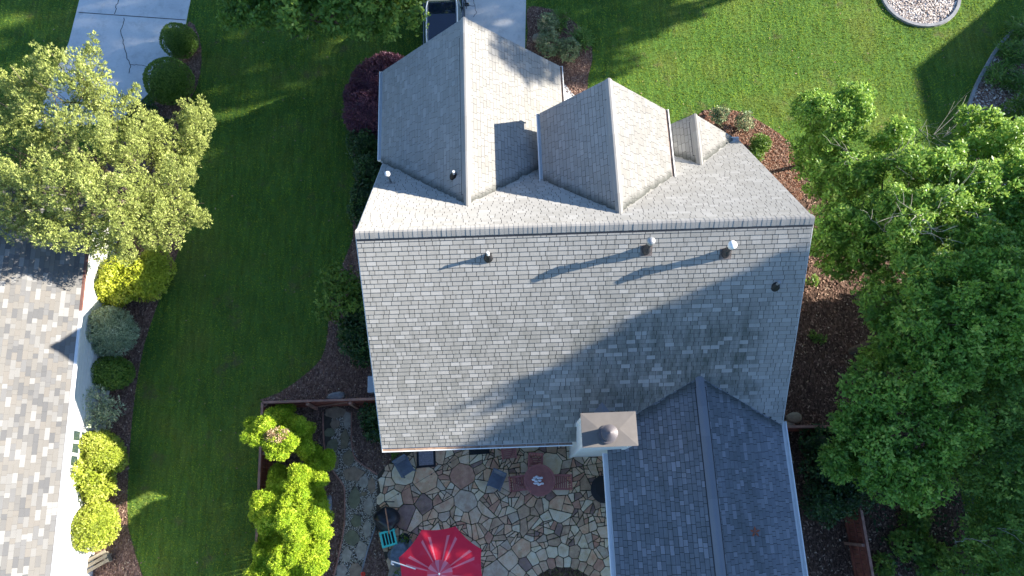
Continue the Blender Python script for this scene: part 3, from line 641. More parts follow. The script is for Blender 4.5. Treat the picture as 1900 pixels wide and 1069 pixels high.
dk.slab([(xw-.18, e0+.03, zw-kz2+.014), (xw-.18, yW, zw-kz2+.014), (xw, yW, zw+.02), (xw, e0+.03, zw+.02)], (-.4,0,1), .03); dk.slab([(xw+.18, yW, zw-kz2+.014), (xw+.18, e0+.03, zw-kz2+.014), (xw, e0+.03, zw+.021), (xw, yW, zw+.021)], (.4,0,1), .03)
dk.build('ridge_shadow_strip', M['darkmetal'], wing_roof)
ridge((xw, yW, zw), (xw, onR(zw), zw), .13, .13*.437, wing_roof, M['cap_shaded'], .85)
# rake boards
def hb(name, mat, fn, parent=None, **kw):
    m = MB(); fn(m); o = m.build(name, mat, parent or house, **kw)
    if not parent: o.location = -Vector(house.location)
    return o
for x in (xL-.015, xR+.015):
    hb('rake_board', M['white'], lambda m: m.beam((x, yE, zE-.14), (x, yr, zr-.14), .03, .16))
    hb('rake_board', M['white'], lambda m: m.beam((x, yF, zE-.14), (x, yr, zr-.14), .031, .16))
for x, z, l, r, ze, yf in GB:
    hb('rake_board', M['white'], lambda m: m.beam((l, yf-.02, ze-.17), (x, yf-.02, z-.17), .03, .15)); hb('rake_board', M['white'], lambda m: m.beam((r, yf-.02, ze-.17), (x, yf-.02, z-.17), .031, .15))
# gutters
def gutter(a, b, outv, debris=0, w_=.125):
    """a,b along the eave edge at the shingle level, outv horizontal outward"""
    a = Vector(a); b = Vector(b); o = Vector(outv); D = (b-a); dz = Vector((0,0,1)); V = []; F = []
    prof = [(0.0, -.02), (0.0, -.13), (w_*.75, -.13), (w_, -.06), (w_, -.005), (w_-.03, -.0), (w_-.03, -.02), (w_-.02, -.06), (w_*.72, -.115), (.012, -.115), (.012, -.02)]
    k = len(prof)
    for p in (a, b): V += [p+o*x+dz*z for x, z in prof]
    F = [(i, (i+1)%k, (i+1)%k+k, i+k) for i in range(k)]+[tuple(range(k)), tuple(range(k, 2*k))[::-1]]
    g = MB().add(V, F); go = g.build('gutter', M['white'], house); go.location = -Vector(house.location)
    for p in (a, b): g2 = 0
    e = MB(); s = D.normalized()*.006; Q = [(0,-.02), (0,-.13), (w_*.75,-.13), (w_,-.06), (w_,-.005)]
    for p, sg in ((a, 1), (b, -1)): e.slab([p+s*sg+o*x+dz*z for x, z in Q], D.normalized()*sg, .004)
    e.build('end_cap', M['white'], go)
    if debris:
        L = D.length; d = D.normalized(); u = 0; m = MB()
        while u < L-.05:
            l = min(rgp.uniform(.35, .8), L-u); c = a+d*(u+l/2)+o*(w_*.42)+dz*(-.035+rgp.uniform(-.006,.006)); m.box(c, (l-.012, w_*.6, .01) if abs(d.x) > .5 else (w_*.6, l-.012, .01), t=rgp.random()); u += l
        m.build('debris', M['debris'], go)
    return go
gutter((xL+.0, yE, zE), (2.02, yE, zE), (0,-1,0), 1)
gutter((-4.252, 15.42, 3.898), (-4.252, onF(3.898)+.1, 3.898), (-1,0,0))
gutter((2.27, 15.42, 3.898), (2.27, onF(3.898)+.3, 3.898), (1,0,0), 1)
gutter((1.356, 12.53, 5.527), (1.356, onF(5.527)-.15, 5.527), (-1,0,0))
gutter((5.572, 12.53, 5.527), (5.572, onF(5.527)-.15, 5.527), (1,0,0), 1)
gutter((xwL, yW, zwE), (xwL, 1.45, zwE), (-1,0,0), w_=.17); gutter((xwR, yW, zwE), (xwR, onR(zwE)+.1, zwE), (1,0,0), w_=.17)
gutter((xR-.02, yF, zE), (xR-.45, yF, zE), (0,1,0), w_=.2)

# chimney
zc = 5.9; c0 = at(1076,767,zc); c1 = at(1179,763,zc); c2 = at(1185,827,zc); c3 = at(1082,831,zc)
cx0, cx1 = (c0[0]+c3[0])/2, (c1[0]+c2[0])/2; cy1, cy0 = (c0[1]+c1[1])/2, (c2[1]+c3[1])/2
ccx, ccy = (cx0+cx1)/2, (cy0+cy1)/2
def chim(m):
    m.box((ccx, ccy, zc/2-.06), (cx1-cx0-.16, cy1-cy0-.16, zc-.12)); 
ch = hb('chimney', W_, chim)
for sx in (-1, 1):
    for sy in (-1, 1): hb('corner_board', M['white'], lambda m: m.box((ccx+sx*((cx1-cx0)/2-.10), ccy+sy*((cy1-cy0)/2-.10), zc/2-.07), (.1, .1, zc-.14)), ch)
hb('trim_band', M['white'], lambda m: m.box((ccx, ccy, zc-.13), (cx1-cx0-.07, cy1-cy0-.07, .15)), ch)
def capf(m):
    a, b = (cx1-cx0)/2, (cy1-cy0)/2; z0 = zc-.05; V = [(ccx-a,ccy-b,z0), (ccx+a,ccy-b,z0), (ccx+a,ccy+b,z0), (ccx-a,ccy+b,z0)]; V += [(x,y,z+.05) for x,y,z in V]; V += [(ccx-.28, ccy, zc+.05), (ccx+.28, ccy, zc+.05)]
    m.add(V, [(3,2,1,0), (0,1,5,4), (1,2,6,5), (2,3,7,6), (3,0,4,7), (4,5,9,8), (5,6,9), (6,7,8,9), (7,4,8)])
hb('chimney_cap', M['capmetal'], capf, ch)
fx, fy = at(1129, 805, 6.1)[:2]
hb('flue', M['flue'], lambda m: m.lathe((fx, fy, zc+.02), [(.27,0), (.27,.05), (.2,.07), (.2,.42)], 20), ch)
hb('rain_cap', M['flue'], lambda m: m.lathe((fx, fy, zc+.50), [(.2,-.06), (.235,-.05), (.235,0), (.12,.06), (.02,.1), (.001,.105)], 22), ch)
# roof vents
def rear_pt(px, py):
    nrm = np.cross([1,0,0], [0, yr-yE, zr-zE]); p0 = np.array([0, yr, zr]); d = CM@np.array([(px-950)/FPX, -(py-534.5)/FPX, -1]); o = np.array([0,0,CAM_H]); return o+d*(np.dot(p0-o, nrm)/np.dot(d, nrm))
sd = MB(); ap = rear_pt(1117, 746); xc_, ya, za = ap; yb = cy1-.05; zl = zE+(yb-yE)*(zr-zE)/(yr-yE)
sd.add([(xc_, ya, za+.02), (xc_, yb, za+.02), (xc_-.55, yb, zl-.03), (xc_+.55, yb, zl-.03)], [(0,2,1), (0,1,3), (1,2,3)])
o = sd.build('chimney_saddle', M['cap_shaded'], house); o.location = -Vector(house.location)

def vent_cap(px, py, h, shiny):
    b = rear_pt(px, py); vp = empty('roof_vent', tuple(b-np.array(house.location))); vp.parent = house
    tilt = math.atan2(zr-zE, yr-yE)
    m = MB(); m.box((0, -.02, .0), (.34, .34, .012), M=Matrix.Rotation(tilt, 3, 'X')); m.build('flashing', M['rust'], vp)
    MB().lathe((0,0,-.1), [(.13,0), (.13,.2), (.1,.32), (.075,.36), (.075,.1+h)], 16).build('pipe', M['darkmetal'], vp)
    MB().lathe((0,0,h-.02), [(.08,0), (.105,.02), (.105,.12), (.125,.14), (.125,.17), (.07,.22), (.01,.235)], 18).build('cap', M['galv'] if shiny else M['white'], vp, smooth=True)
vent_cap(1199, 464, .62, True); vent_cap(1346, 470, .58, False)
def stack(p, h, lean=0, r=.04, col='white'):
    vp = empty('plumbing_vent', tuple(Vector(p)-Vector(house.location))); vp.parent = house
    MB().lathe((0,0,-.12), [(.16,0), (.15,.08), (.075,.22), (.055,.26)], 14).build('boot', M['black'], vp)
    q = MB(); q.tube([(0,0,-.05), (0,0,h)], r, 12); q.build('pipe', M[col], vp)
stack(rear_pt(906, 476), .36); stack(rear_pt(1439, 530), .33, col='galv')
def g1L_pt(px, py):
    P0 = np.array([-4.252, 15.4, 3.898]); nrm = np.cross([0,1,0], [-1.063+4.252, 0, 6.816-3.898]); d = CM@np.array([(px-950)/FPX, -(py-534.5)/FPX, -1]); o = np.array([0,0,CAM_H]); return o+d*(np.dot(P0-o, nrm)/np.dot(d, nrm))
stack(g1L_pt(843, 326), .3)
def front_pt(px, py):
    nrm = np.cross([1,0,0], [0, yr-yF, zr-zE]); p0 = np.array([0, yr, zr]); d = CM@np.array([(px-950)/FPX, -(py-534.5)/FPX, -1]); o = np.array([0,0,CAM_H]); return o+d*(np.dot(p0-o, nrm)/np.dot(d, nrm))
p = front_pt(726, 339); vp = empty('mast_vent', tuple(Vector(p)-Vector(house.location))); vp.parent = house
MB().box((0,0,.0), (.3,.25,.02), M=Matrix.Rotation(-R(44), 3, 'X')).build('flashing', M['rust'], vp); MB().tube([(0,0,-.05), (-.02,0,.4), (-.02,0,.62)], .035, 10).build('pipe', M['galv'], vp); MB().lathe((-.02,0,.6), [(.03,0), (.085,.03), (.085,.09), (.03,.12)], 14).build('cap', M['white'], vp)
# leaf and bird spots on the wing
def wing_z(x): return zw-abs(x-xw)*(zw-zwE)/(xw-xwL)
lf = at(1401, 987, 4.2); lz = wing_z(lf[0])+.03; lf = at(1401, 987, lz); m = MB()
for a in range(5):
    an = a*1.2566+.3; d = Vector((math.cos(an), math.sin(an), 0)); s = Vector((-d.y, d.x, 0)); c = Vector(lf); m.add([c, c+d*.09+s*.035+Vector((0,0,.01)), c+d*.17+Vector((0,0,.02)), c+d*.09-s*.035+Vector((0,0,.01))], [(0,1,2,3)])
tag(m.build('fallen_leaf', simple('rust_leaf', (.30,.10,.06), .8, .2)), 'single rust brown leaf lying on the shaded rear wing roof', 'leaf')

# utility box on the left wall, concealed foot
tag(MB().box(tuple(at(693, 716, 1.0)), (.28, .6, .8)).build('utility_box', simple('grey_box', (.35,.40,.46), .5, .4), bevel=.02), 'grey utility box on the left wall of the house near the fence', 'utility box')

# ------------------------------------------------------------------ neighbour house, left
nb = empty('neighbour_house', (-19, 3, 0), 0, 'white sided neighbouring house with mottled grey and tan shingle roof', 'house')
ZN = 3.2; A = Vector(at(157, 480, ZN)); B = Vector(at(93, 1069, ZN)); dn = (B-A).normalized(); on = Vector((-dn.y, dn.x, 0))
if on.x < 0: on = -on
S_ = B+dn*4; T_ = A-dn*2.6; up = -on; DEP = 6.0; RZ = .5*DEP
nb_mb = MB(); nbs = []
P3 = [S_, T_, T_+up*DEP+Vector((0,0,RZ)), S_+up*DEP+Vector((0,0,RZ))]
quad_slope(P3, 'nb', rgp, nb_mb, nbs, expo=.145, widths=(.16,.2,.25,.32,.4), gap=.004, th=.009, cg=.003)
nb_mb.slab([T_+up*DEP*2, S_+up*DEP*2, S_+up*DEP+Vector((0,0,RZ)), T_+up*DEP+Vector((0,0,RZ))][::-1], Vector((0,0,1)), .14) if 0 else nb_mb.slab([T_+up*DEP*2, S_+up*DEP*2, S_+up*DEP+Vector((0,0,RZ)), T_+up*DEP+Vector((0,0,RZ))], (up+Vector((0,0,2))), .14)
nroof = nb_mb.build('roof', M['underlay'], nb); nroof.location = -Vector(nb.location)
vis = [tb for tb in nbs if True]
def sc_px(c):
    q = CM.T@(np.array(c)-np.array([0,0,CAM_H])); return 950+FPX*q[0]/-q[2], 534.5-FPX*q[1]/-q[2]
def nkey(tb):
    x, y = sc_px(tb[1]); d = (tb[1]-camp).length; return (0 if (5 < x < 150 and 560 < y < 1060) else 1, -tb[0]/d)
nbs.sort(key=nkey)
for tb in nbs[:290]: lay_single(tb, nroof, M['shingle_nb'], th=.009, gap=.004, expo=.145)
for tb in nbs[290:]:
    wd, o, U, Vd, N = tb; a, b, e, th = .002, wd-.002, .145, .009
    g0 = .015 if th > .01 else .003; Pq = [(a,g0,th+.003), (b,g0,th+.003), (b,e,.003), (a,e,.003), (a,g0,-.001), (b,g0,-.001), (b,e,-.001), (a,e,-.001)]
    STUFF['nb'].add([o+U*p[0]+Vd*p[1]+N*p[2] for p in Pq], [(0,1,2,3), (0,4,5,1), (1,5,6,2), (2,6,7,3), (3,7,4,0)], rgp.random())
o = STUFF['nb'].build('shingle_courses', M['shingle_nb'], nroof); o['kind'] = 'stuff'
def nbuild(m, name, mat, parent=None):
    o = m.build(name, mat, parent or nb)
    if not parent: o.location = -Vector(nb.location)
    return o
w0 = S_-on*.45; w1 = T_-on*.45+dn*.3; w0.z = w1.z = 0
m = MB(); m.slab([w0, w1, w1+up*11, w0+up*11], (0,0,1), .1); m.slab([w0+Vector((0,0,3.1)), w0, w1, w1+Vector((0,0,3.1))][::-1], on, .2)
nbuild(m, 'wall', M['siding'])
zb = .15
while zb < 3.0:       # lap siding boards
    nbuild(MB().beam(w0+on*.012+Vector((0,0,zb)), w1+on*.012+Vector((0,0,zb)), .02, .15), 'siding_board', M['siding']); zb += .16
m = MB().beam(S_+on*.015-Vector((0,0,.1)), T_+on*.015-Vector((0,0,.1)), .03, .18); nbuild(m, 'fascia', M['white'])
m = MB(); mid = A+dn*1.9; m.beam(T_+on*.05-Vector((0,0,.03)), mid+on*.05-Vector((0,0,.03)), .09, .07); nbuild(m, 'gutter', simple('copper_brown', (.20,.10,.08), .6, .3))
m = MB(); m.beam(mid+on*.06-Vector((0,0,.03)), S_+on*.06-Vector((0,0,.03)), .10, .07); nbuild(m, 'gutter', M['white'])
for (py0, py1) in ((800, 868),):
    a = Vector(at(150, py0, 1.5)); b = Vector(at(150, py1, 1.5)); ta = (a-w0).dot(dn); tb_ = (b-w0).dot(dn)
    pa = w0+dn*ta+on*.05+Vector((0,0,1.5)); pb = w0+dn*tb_+on*.05+Vector((0,0,1.5))
    wn = nbuild(MB().beam(pa, pb, .06, 1.5), 'window', M['white'])
    for i in range(3):
        for j in range(3):
            q0 = pa.lerp(pb, (i+.12)/3); q1 = pa.lerp(pb, (i+.88)/3); MB().beam(q0+on*.035+Vector((0,0,(j-1)*.46)), q1+on*.035+Vector((0,0,(j-1)*.46)), .02, .36).build('pane', M['glass'], wn)
# railing by the neighbour's steps
rl = empty('step_railing', tuple(at(150,1050,0)), 0, 'short white step railing at the foot of the neighbouring white wall', 'railing')
m = MB(); m.box((0,0,.95), (.75,.07,.06)); m.build('top_rail', M['white'], rl)
for k in range(5): MB().box((-.34+k*.17, 0, .48), (.035,.035,.92)).build('baluster', M['white'], rl)
bn = empty('wooden_bench', tuple(at(182,1045,0)), R(28), 'low weathered wooden bench lying in the mulch beside the white step railing', 'bench')
for k in range(3): MB().box((0, -.16+k*.16, .42), (1.15,.11,.035)).build('slat', M['stoneblock'], bn)
for sx in (-1, 1): MB().box((sx*.45, 0, .2), (.07,.36,.4)).build('leg', M['stoneblock'], bn)

# ------------------------------------------------------------------ fences
def fence(pts, label, boards=True, z=1.42, inner=1, pitch=.145):
    f = empty('wooden_fence', tuple(pts[0]), 0, label, 'fence'); off = Vector(pts[0]); rg = random.Random(len(label))
    a = Vector(pts[0]); b = Vector(pts[1]); a.z = b.z = 0; off.z = 0; f.location = off; d = (b-a); L = d.length; d.normalize(); nrm = Vector((-d.y, d.x, 0))*inner
    n = int(L/pitch)
    me = bpy.data.meshes.new('fence_board'); mm = MB().box((0,0,z/2), (pitch-.012, .02, z)); me.from_pydata(mm.v, [], mm.f); me.materials.append(M['fence'])
    for i in range(n):
        o = link('fence_board', me, f, d*((i+.5)*L/n)+nrm*(-.012+rg.uniform(-.003,.003))+Vector((0,0,rg.uniform(-.012,.0)))); o.rotation_euler = (0,0,math.atan2(d.y, d.x))
    for zz in (.25, .8, 1.3): MB().beam(nrm*.03+Vector((0,0,zz)), d*L+nrm*.03+Vector((0,0,zz)), .04, .09).build('rail', M['fence'], f)
    MB().beam(nrm*.0+Vector((0,0,z+.02)), d*L+Vector((0,0,z+.02)), .085, .035).build('top_cap', M['fencetop'], f)
    k = max(1, round(L/2.0))
    for i in range(k+1): MB().box(d*(min(max(i*L/k, .05), L-.05))+nrm*.10+Vector((0,0,z/2-.03)), (.1,.1,z-.06), rz=math.atan2(d.y, d.x)).build('post', M['fencetop'], f)
    return f
FA = at(487,747,1.42); FB = at(572,744,1.42); FC = at(646,742,1.42); FD = at(712,739.5,1.42); FE = at(470,1150,1.42)
fence((FE, FA), 'long red brown board fence between the left lawn and the golden bushes', inner=-1)
fence((FA, FB), 'short red brown fence section from the corner to the garden gate', inner=-1)
fence((FC, FD), 'short red brown fence section between the garden gate and the house', inner=-1)
fence((at(1566,791,1.42), at(1456,792,1.42)), 'short dark board fence joining the right rear corner of the house', inner=1)
fence((at(1570,791,1.42), at(1630,1130,1.42)), 'long red brown fence under the trees right of the rear wing', inner=-1)
gt = empty('garden_gate', (FB[0], FB[1], 0), 0, 'red brown wooden garden gate with diagonal brace at the head of the stone path', 'gate')
gd_ = Vector(FC)-Vector(FB); gd_.z = 0; gl = gd_.length; gd_.normalize(); ga = math.atan2(gd_.y, gd_.x)
for i in range(9): MB().box(gd_*((i+.5)*gl/9)+Vector((0,0,.71)), (gl/9-.012,.02,1.38), rz=ga).build('gate_board', M['fence'], gt)
for zz in (.3, 1.2): MB().beam(gd_*.05+Vector((0,-.03,zz)), gd_*(gl-.05)+Vector((0,-.03,zz)), .04, .1).build('rail', M['fence'], gt)
MB().beam(gd_*.06+Vector((0,-.06,.35)), gd_*(gl-.06)+Vector((0,-.06,1.2)), .03, .09).build('brace', M['fencetop'], gt)
MB().beam(Vector((0,0,1.42)), gd_*gl+Vector((0,0,1.42)), .07, .03).build('top_cap', M['fencetop'], gt)

# ------------------------------------------------------------------ patio
rg = np.random.default_rng(21)
pat_px = [(700,881), (738,843), (760,800), (1170,800), (1170,1180), (760,1180), (697,978)]
patio_poly = [tuple(at(x, y)[:2]) for x, y in pat_px]
patio_poly = [(p[0], min(p[1], 2.25)) for p in patio_poly]
hc = at(1045, 1124, 0)[:2]
HOLE_R = (1.35, 1.25)
def in_hole(x, y, k=1.0): return ((x-hc[0])/(HOLE_R[0]*k))**2+((y-hc[1])/(HOLE_R[1]*k))**2 < 1
sites = []
for ring, (kk, st) in enumerate(((.86, .3), (1.14, .27), (1.42, .36))):
    a = 0
    while a < 2*math.pi:
        sites.append((hc[0]+HOLE_R[0]*kk*math.cos(a), hc[1]+HOLE_R[1]*kk*math.sin(a), .16 if ring < 2 else .2)); a += st/(HOLE_R[0]*kk)*rg.uniform(.8, 1.25)
tries = 0
while tries < 26000:
    tries += 1
    x = rg.uniform(-5.3, 3.9); y = rg.uniform(-4.6, 2.3)
    if in_hole(x, y, 1.58): continue
    big = tries < 3000
    r = rg.uniform(.30, .48) if big else (rg.uniform(.20, .32) if tries < 14000 else rg.uniform(.10, .16))
    if big and rg.random() > .25: continue
    if all((x-s[0])**2+(y-s[1])**2 > ((r+s[2])*.92)**2 for s in sites): sites.append((x, y, r))
def is_convex_clip(poly):
    return poly
def shrink(poly, d):
    c = poly
    n = len(poly); out = list(poly)
    for i in range(n):
        x1, y1 = poly[i]; x2, y2 = poly[(i+1)%n]; L = math.hypot(x2-x1, y2-y1)
        if L < 1e-6: continue
        a, b = -(y2-y1)/L, (x2-x1)/L; out = clip(out, a, b, -(a*x1+b*y1)-d)
        if len(out) < 3: return []
    return out
def area2(p): return .5*sum(p[i][0]*p[(i+1)%len(p)][1]-p[(i+1)%len(p)][0]*p[i][1] for i in range(len(p)))
SA = np.array(sites); stones = []
ARC = None
for i, (x, y, r) in enumerate(sites):
    d2 = (SA[:,0]-x)**2+(SA[:,1]-y)**2; near = np.argsort(d2)[1:22]
    P = [(x-1,y-1), (x+1,y-1), (x+1,y+1), (x-1,y+1)]
    for j in near:
        xj, yj, rj = sites[j]; dx, dy = xj-x, yj-y; D2 = dx*dx+dy*dy; tt = .5+(r*r-rj*rj)*.8/(2*D2)
        P = clip(P, -dx, -dy, dx*(x+dx*tt)+dy*(y+dy*tt))
        if len(P) < 3: break
    if len(P) < 3: continue
    P = clip_convex(P, [(-6,-4.6), (3.9,-4.6), (3.9,2.25), (-6,2.25)])
    if len(P) < 3: continue
    # keep to the outline
    cxy = np.mean(P, 0)
    if not inpoly(np.array([cxy[0]]), np.array([cxy[1]]), patio_poly)[0]: continue
    for e in (((*patio_poly[0],), (*patio_poly[1],)), ((*patio_poly[6],), (*patio_poly[0],)), ((*patio_poly[5],), (*patio_poly[6],))):
        (x1, y1), (x2, y2) = e; a, b = -(y2-y1), (x2-x1); c = -(a*x1+b*y1)
        if a*0+b*0+c < 0: a, b, c = -a, -b, -c     # the yard's middle (0,0) lies inside
        P = clip(P, a, b, c)
        if len(P) < 3: break
    if len(P) < 3: continue
    if in_hole(cxy[0], cxy[1], .98): continue
    todo = [P]
    while todo:
        q = todo.pop(); A_ = area2(q); c_ = np.mean(q, 0)
        nh = in_hole(c_[0], c_[1], 1.6)
        if not nh and A_ > .04 and rg.random() < (.84 if A_ > .12 else .5):
            # a crooked piece is knocked in two
            an = rg.uniform(0, math.pi); ex = np.ptp(np.array(q), axis=0); an = (0 if ex[0] > ex[1]*1.3 else (math.pi/2 if ex[1] > ex[0]*1.3 else an))+rg.uniform(-.6, .6)
            nx_, ny_ = math.cos(an), math.sin(an); o_ = c_+rg.uniform(-.3, .3)*np.array([nx_, ny_])*math.sqrt(A_)*.5; cc = -(nx_*o_[0]+ny_*o_[1])
            h1, h2 = clip(q, nx_, ny_, cc), clip(q, -nx_, -ny_, -cc)
            if len(h1) > 2 and len(h2) > 2: todo += [h1, h2]; continue
        q = shrink(q, .009+rg.uniform(0, .007))
        if len(q) >= 3 and area2(q) > .003: stones.append(q)
stones.sort(key=lambda p: -area2(p))
patio = sheet('patio', [(p[0], p[1]) for p in patio_poly], .018, M['mortar'])
def stone_mesh(P, rg, h=.022, z0=.019):
    Q = []; n = len(P)
    for i in range(n):
        p = np.array(P[i]); q = np.array(P[(i+1)%n]); L = np.linalg.norm(q-p)
        if L < .03: continue
        d = (q-p)/L; nn = np.array([d[1], -d[0]])
        Q.append(p+d*min(.02, L*.2)); 
        if L > .12: Q.append((p+q)/2+nn*rg.uniform(-.012, .006))
        Q.append(q-d*min(.02, L*.2))
    Q = np.array(Q); c = Q.mean(0); k = len(Q); inn = c+(Q-c)*(1-.012/max(.05, np.linalg.norm(Q-c, axis=1).mean()))
    tl = rg.uniform(-.02, .02, 2); zz = z0+h+((inn-c)@tl); V = [(x, y, z0-.004) for x, y in Q]+[(x, y, z0+h*.75) for x, y in Q]+[(x, y, z) for (x, y), z in zip(inn, zz)]
    F = [(i, (i+1)%k, (i+1)%k+k, i+k) for i in range(k)]+[(i+k, (i+1)%k+k, (i+1)%k+2*k, i+2*k) for i in range(k)]+[tuple(range(2*k, 3*k))]
    return V, F
rest = MB()
seen = 0
for P in stones:
    c = np.mean(P, 0); vis_ = c[1] > -3.3
    V, F = stone_mesh(P, rg, rg.uniform(.016, .03))
    if vis_ and seen < 298: MB().add(V, F, rg.random()).build('flagstone', M['flag'], patio); seen += 1
    else: rest.add(V, F, rg.random())
if rest.v: o = rest.build('flagstone_fill', M['flag'], patio); o['kind'] = 'stuff'
# planting hole in the patio
hole = [(hc[0]+HOLE_R[0]*math.cos(a), hc[1]+HOLE_R[1]*math.sin(a)) for a in np.linspace(0, 2*math.pi, 30, endpoint=False)]
sheet('planting_bed', hole, .024, M['mulch_dark'])

# ---- pebble path
pl = [(600,765), (601,812), (606,845), (617,872), (637,900), (640,925), (639,977), (629,1032), (621,1066), (612,1110)]
prr = [(653,765), (653,824), (663,854), (701,881), (697,977), (682,1022), (670,1066), (655,1110)]
path_poly = [tuple(at(x, y)[:2]) for x, y in pl+prr[::-1]]
path = sheet('garden_path', path_poly, .02, M['mortar'])
plist = [(622,766,20,10), (645,780,8,17), (622,787,10,9), (612,803,10,8), (640,816,10,18), (617,827,11,12), (646,851,11,13), (623,858,7,11), (655,880,20,15), (675,894,9,11), (690,901,8,13), (658,926,10,18), (676,917,7,4), (684,939,10,15), (661,967,10,12), (682,981,9,15), (654,997,13,13), (670,1022,12,16), (643,1030,10,12), (634,1059,10,12), (660,1058,12,12), (645,1085,12,10)]
covered = []
for px, py, rx, ry in plist:
    c = at(px, py)[:2]; rx_, ry_ = rx*.0205, ry*.0215; n = rg.integers(5, 8); a0 = rg.uniform(0, 1)
    P = [(c[0]+rx_*math.cos(a)*rg.uniform(.85, 1.18), c[1]+ry_*math.sin(a)*rg.uniform(.85, 1.18)) for a in (a0+np.arange(n)/n*2*math.pi)]
    V, F = stone_mesh(P, rg, .03, .022); MB().add(V, F, 0).build('stepping_stone', M['pathstone'], path); covered.append(P)
X, Y = scatter(30000, -6.6, -3.9, -4, 3.7, [path_poly], covered, rg); n = len(X)
base = np.array([(1,0,0), (0,1,0), (-1,0,0), (0,-1,0), (0,0,.8)]); s = rg.uniform(.010, .022, (n,3)); an = rg.uniform(0, 6.28, n)
V = base[None]*s[:,None]; ca, sa = np.cos(an)[:,None], np.sin(an)[:,None]; V = np.stack([V[:,:,0]*ca-V[:,:,1]*sa, V[:,:,0]*sa+V[:,:,1]*ca, V[:,:,2]], 2)+np.stack([X, Y, .024+rg.uniform(0, .008, n)], 1)[:,None]
F = (np.array([(0,1,4), (1,2,4), (2,3,4), (3,0,4)])[None]+np.arange(n)[:,None,None]*5).reshape(-1, 3)
me = fast_mesh('pebbles', V.reshape(-1, 3), F, np.repeat(rg.random(n), 4)); me.materials.append(M['pebble'])
tag(link('pebbles', me), 'small pale pebbles filling the gaps of the winding stone path', 'gravel', kind='stuff')
edging('path_edging', [at(x, y) for x, y in spline(pl, 4)], .05, .09, 'thin brown edging along the left side of the pebble path', mat=M['fencetop'], z0=.0)
edging('path_edging', [at(x, y) for x, y in spline(prr[:4], 4)], .05, .09, 'thin brown edging along the right side of the upper pebble path', mat=M['fencetop'])
edging('path_edging', [at(x, y) for x, y in prr[4:]], .05, .09, 'thin grey edging along the right side of the lower pebble path', mat=M['curb'])
chips('bark_mulch', [yard], [path_poly, patio_poly, HOUSE], 420, rg, M['chip'], z=.014, L=.05, tpow=2., label='dark brown mulch inside the fence around the pebble path')

# ------------------------------------------------------------------ patio furniture
tp = at(1001, 891, .75)
tbl = empty('patio_table', (tp[0], tp[1], .045), R(20), 'round red brown slatted patio table with a white flower centrepiece on it', 'table')
mm = MB()
n_s = 12
for qd in range(4):          # four quadrants of mitred slats
    mA = Matrix.Rotation(qd*math.pi/2, 3, 'Z')
    for k in range(7):
        xa, xb = .02+k*.07, .02+k*.07+.060; rr_ = .488
        if xb > rr_: break
        P = [(xa, -xa+.004), (xb, -xb+.004), (xb, xb-.004), (xa, xa-.004)]
        P = [(x, max(-math.sqrt(rr_*rr_-x*x), min(math.sqrt(rr_*rr_-x*x), y))) for x, y in P]
        MB().slab([mA@Vector((x, y, .728)) for x, y in P], (0,0,1), .02).build('slat', M['red_wood'], tbl)
a_ = MB(); a_.lathe((0,0,.69), [(.49,0), (.55,.0), (.55,.035), (.49,.035)], 36); V = a_.v; 
ring = MB(); ns = 36
for k in range(ns):
    for r_, z in ((.485,.695), (.55,.695), (.55,.73), (.485,.73)): ring.v.append((r_*math.cos(k*2*math.pi/ns), r_*math.sin(k*2*math.pi/ns), z))
for k in range(ns):
    for j in range(4): ring.f.append((4*k+j, 4*k+(j+1)%4, 4*((k+1)%ns)+(j+1)%4, 4*((k+1)%ns)+j)); ring.t.append(.5)
ring.build('table_rim', M['red_wood'], tbl)
MB().lathe((0,0,.685), [(.49,0), (.49,.018)], 30).build('tabletop', M['red_wood'], tbl)
for k in range(4):
    an = k*math.pi/2+.78; MB().beam((.38*math.cos(an), .38*math.sin(an), .67), (.44*math.cos(an), .44*math.sin(an), 0), .06, .06).build('leg', M['red_wood'], tbl)
fl = empty('flower_centrepiece', (at(997, 892, .85)[0], at(997, 892, .85)[1], .79), 0, 'white flower arrangement in a small bowl on the round table', 'flowers')
MB().lathe((0,0,0), [(.07,0), (.09,.05), (.07,.09)], 14).build('bowl', M['rock'], fl)
rq = random.Random(3)
for k in range(11):
    an = k*.571*2; r_ = rq.uniform(.05, .19); c = Vector((r_*math.cos(an), r_*math.sin(an), .11+rq.uniform(0,.05))); v, f = ico(c, (.075,.045,.025), 1, .2, k); MB().add(v, f.tolist()).build('petal', M['flower'], fl)
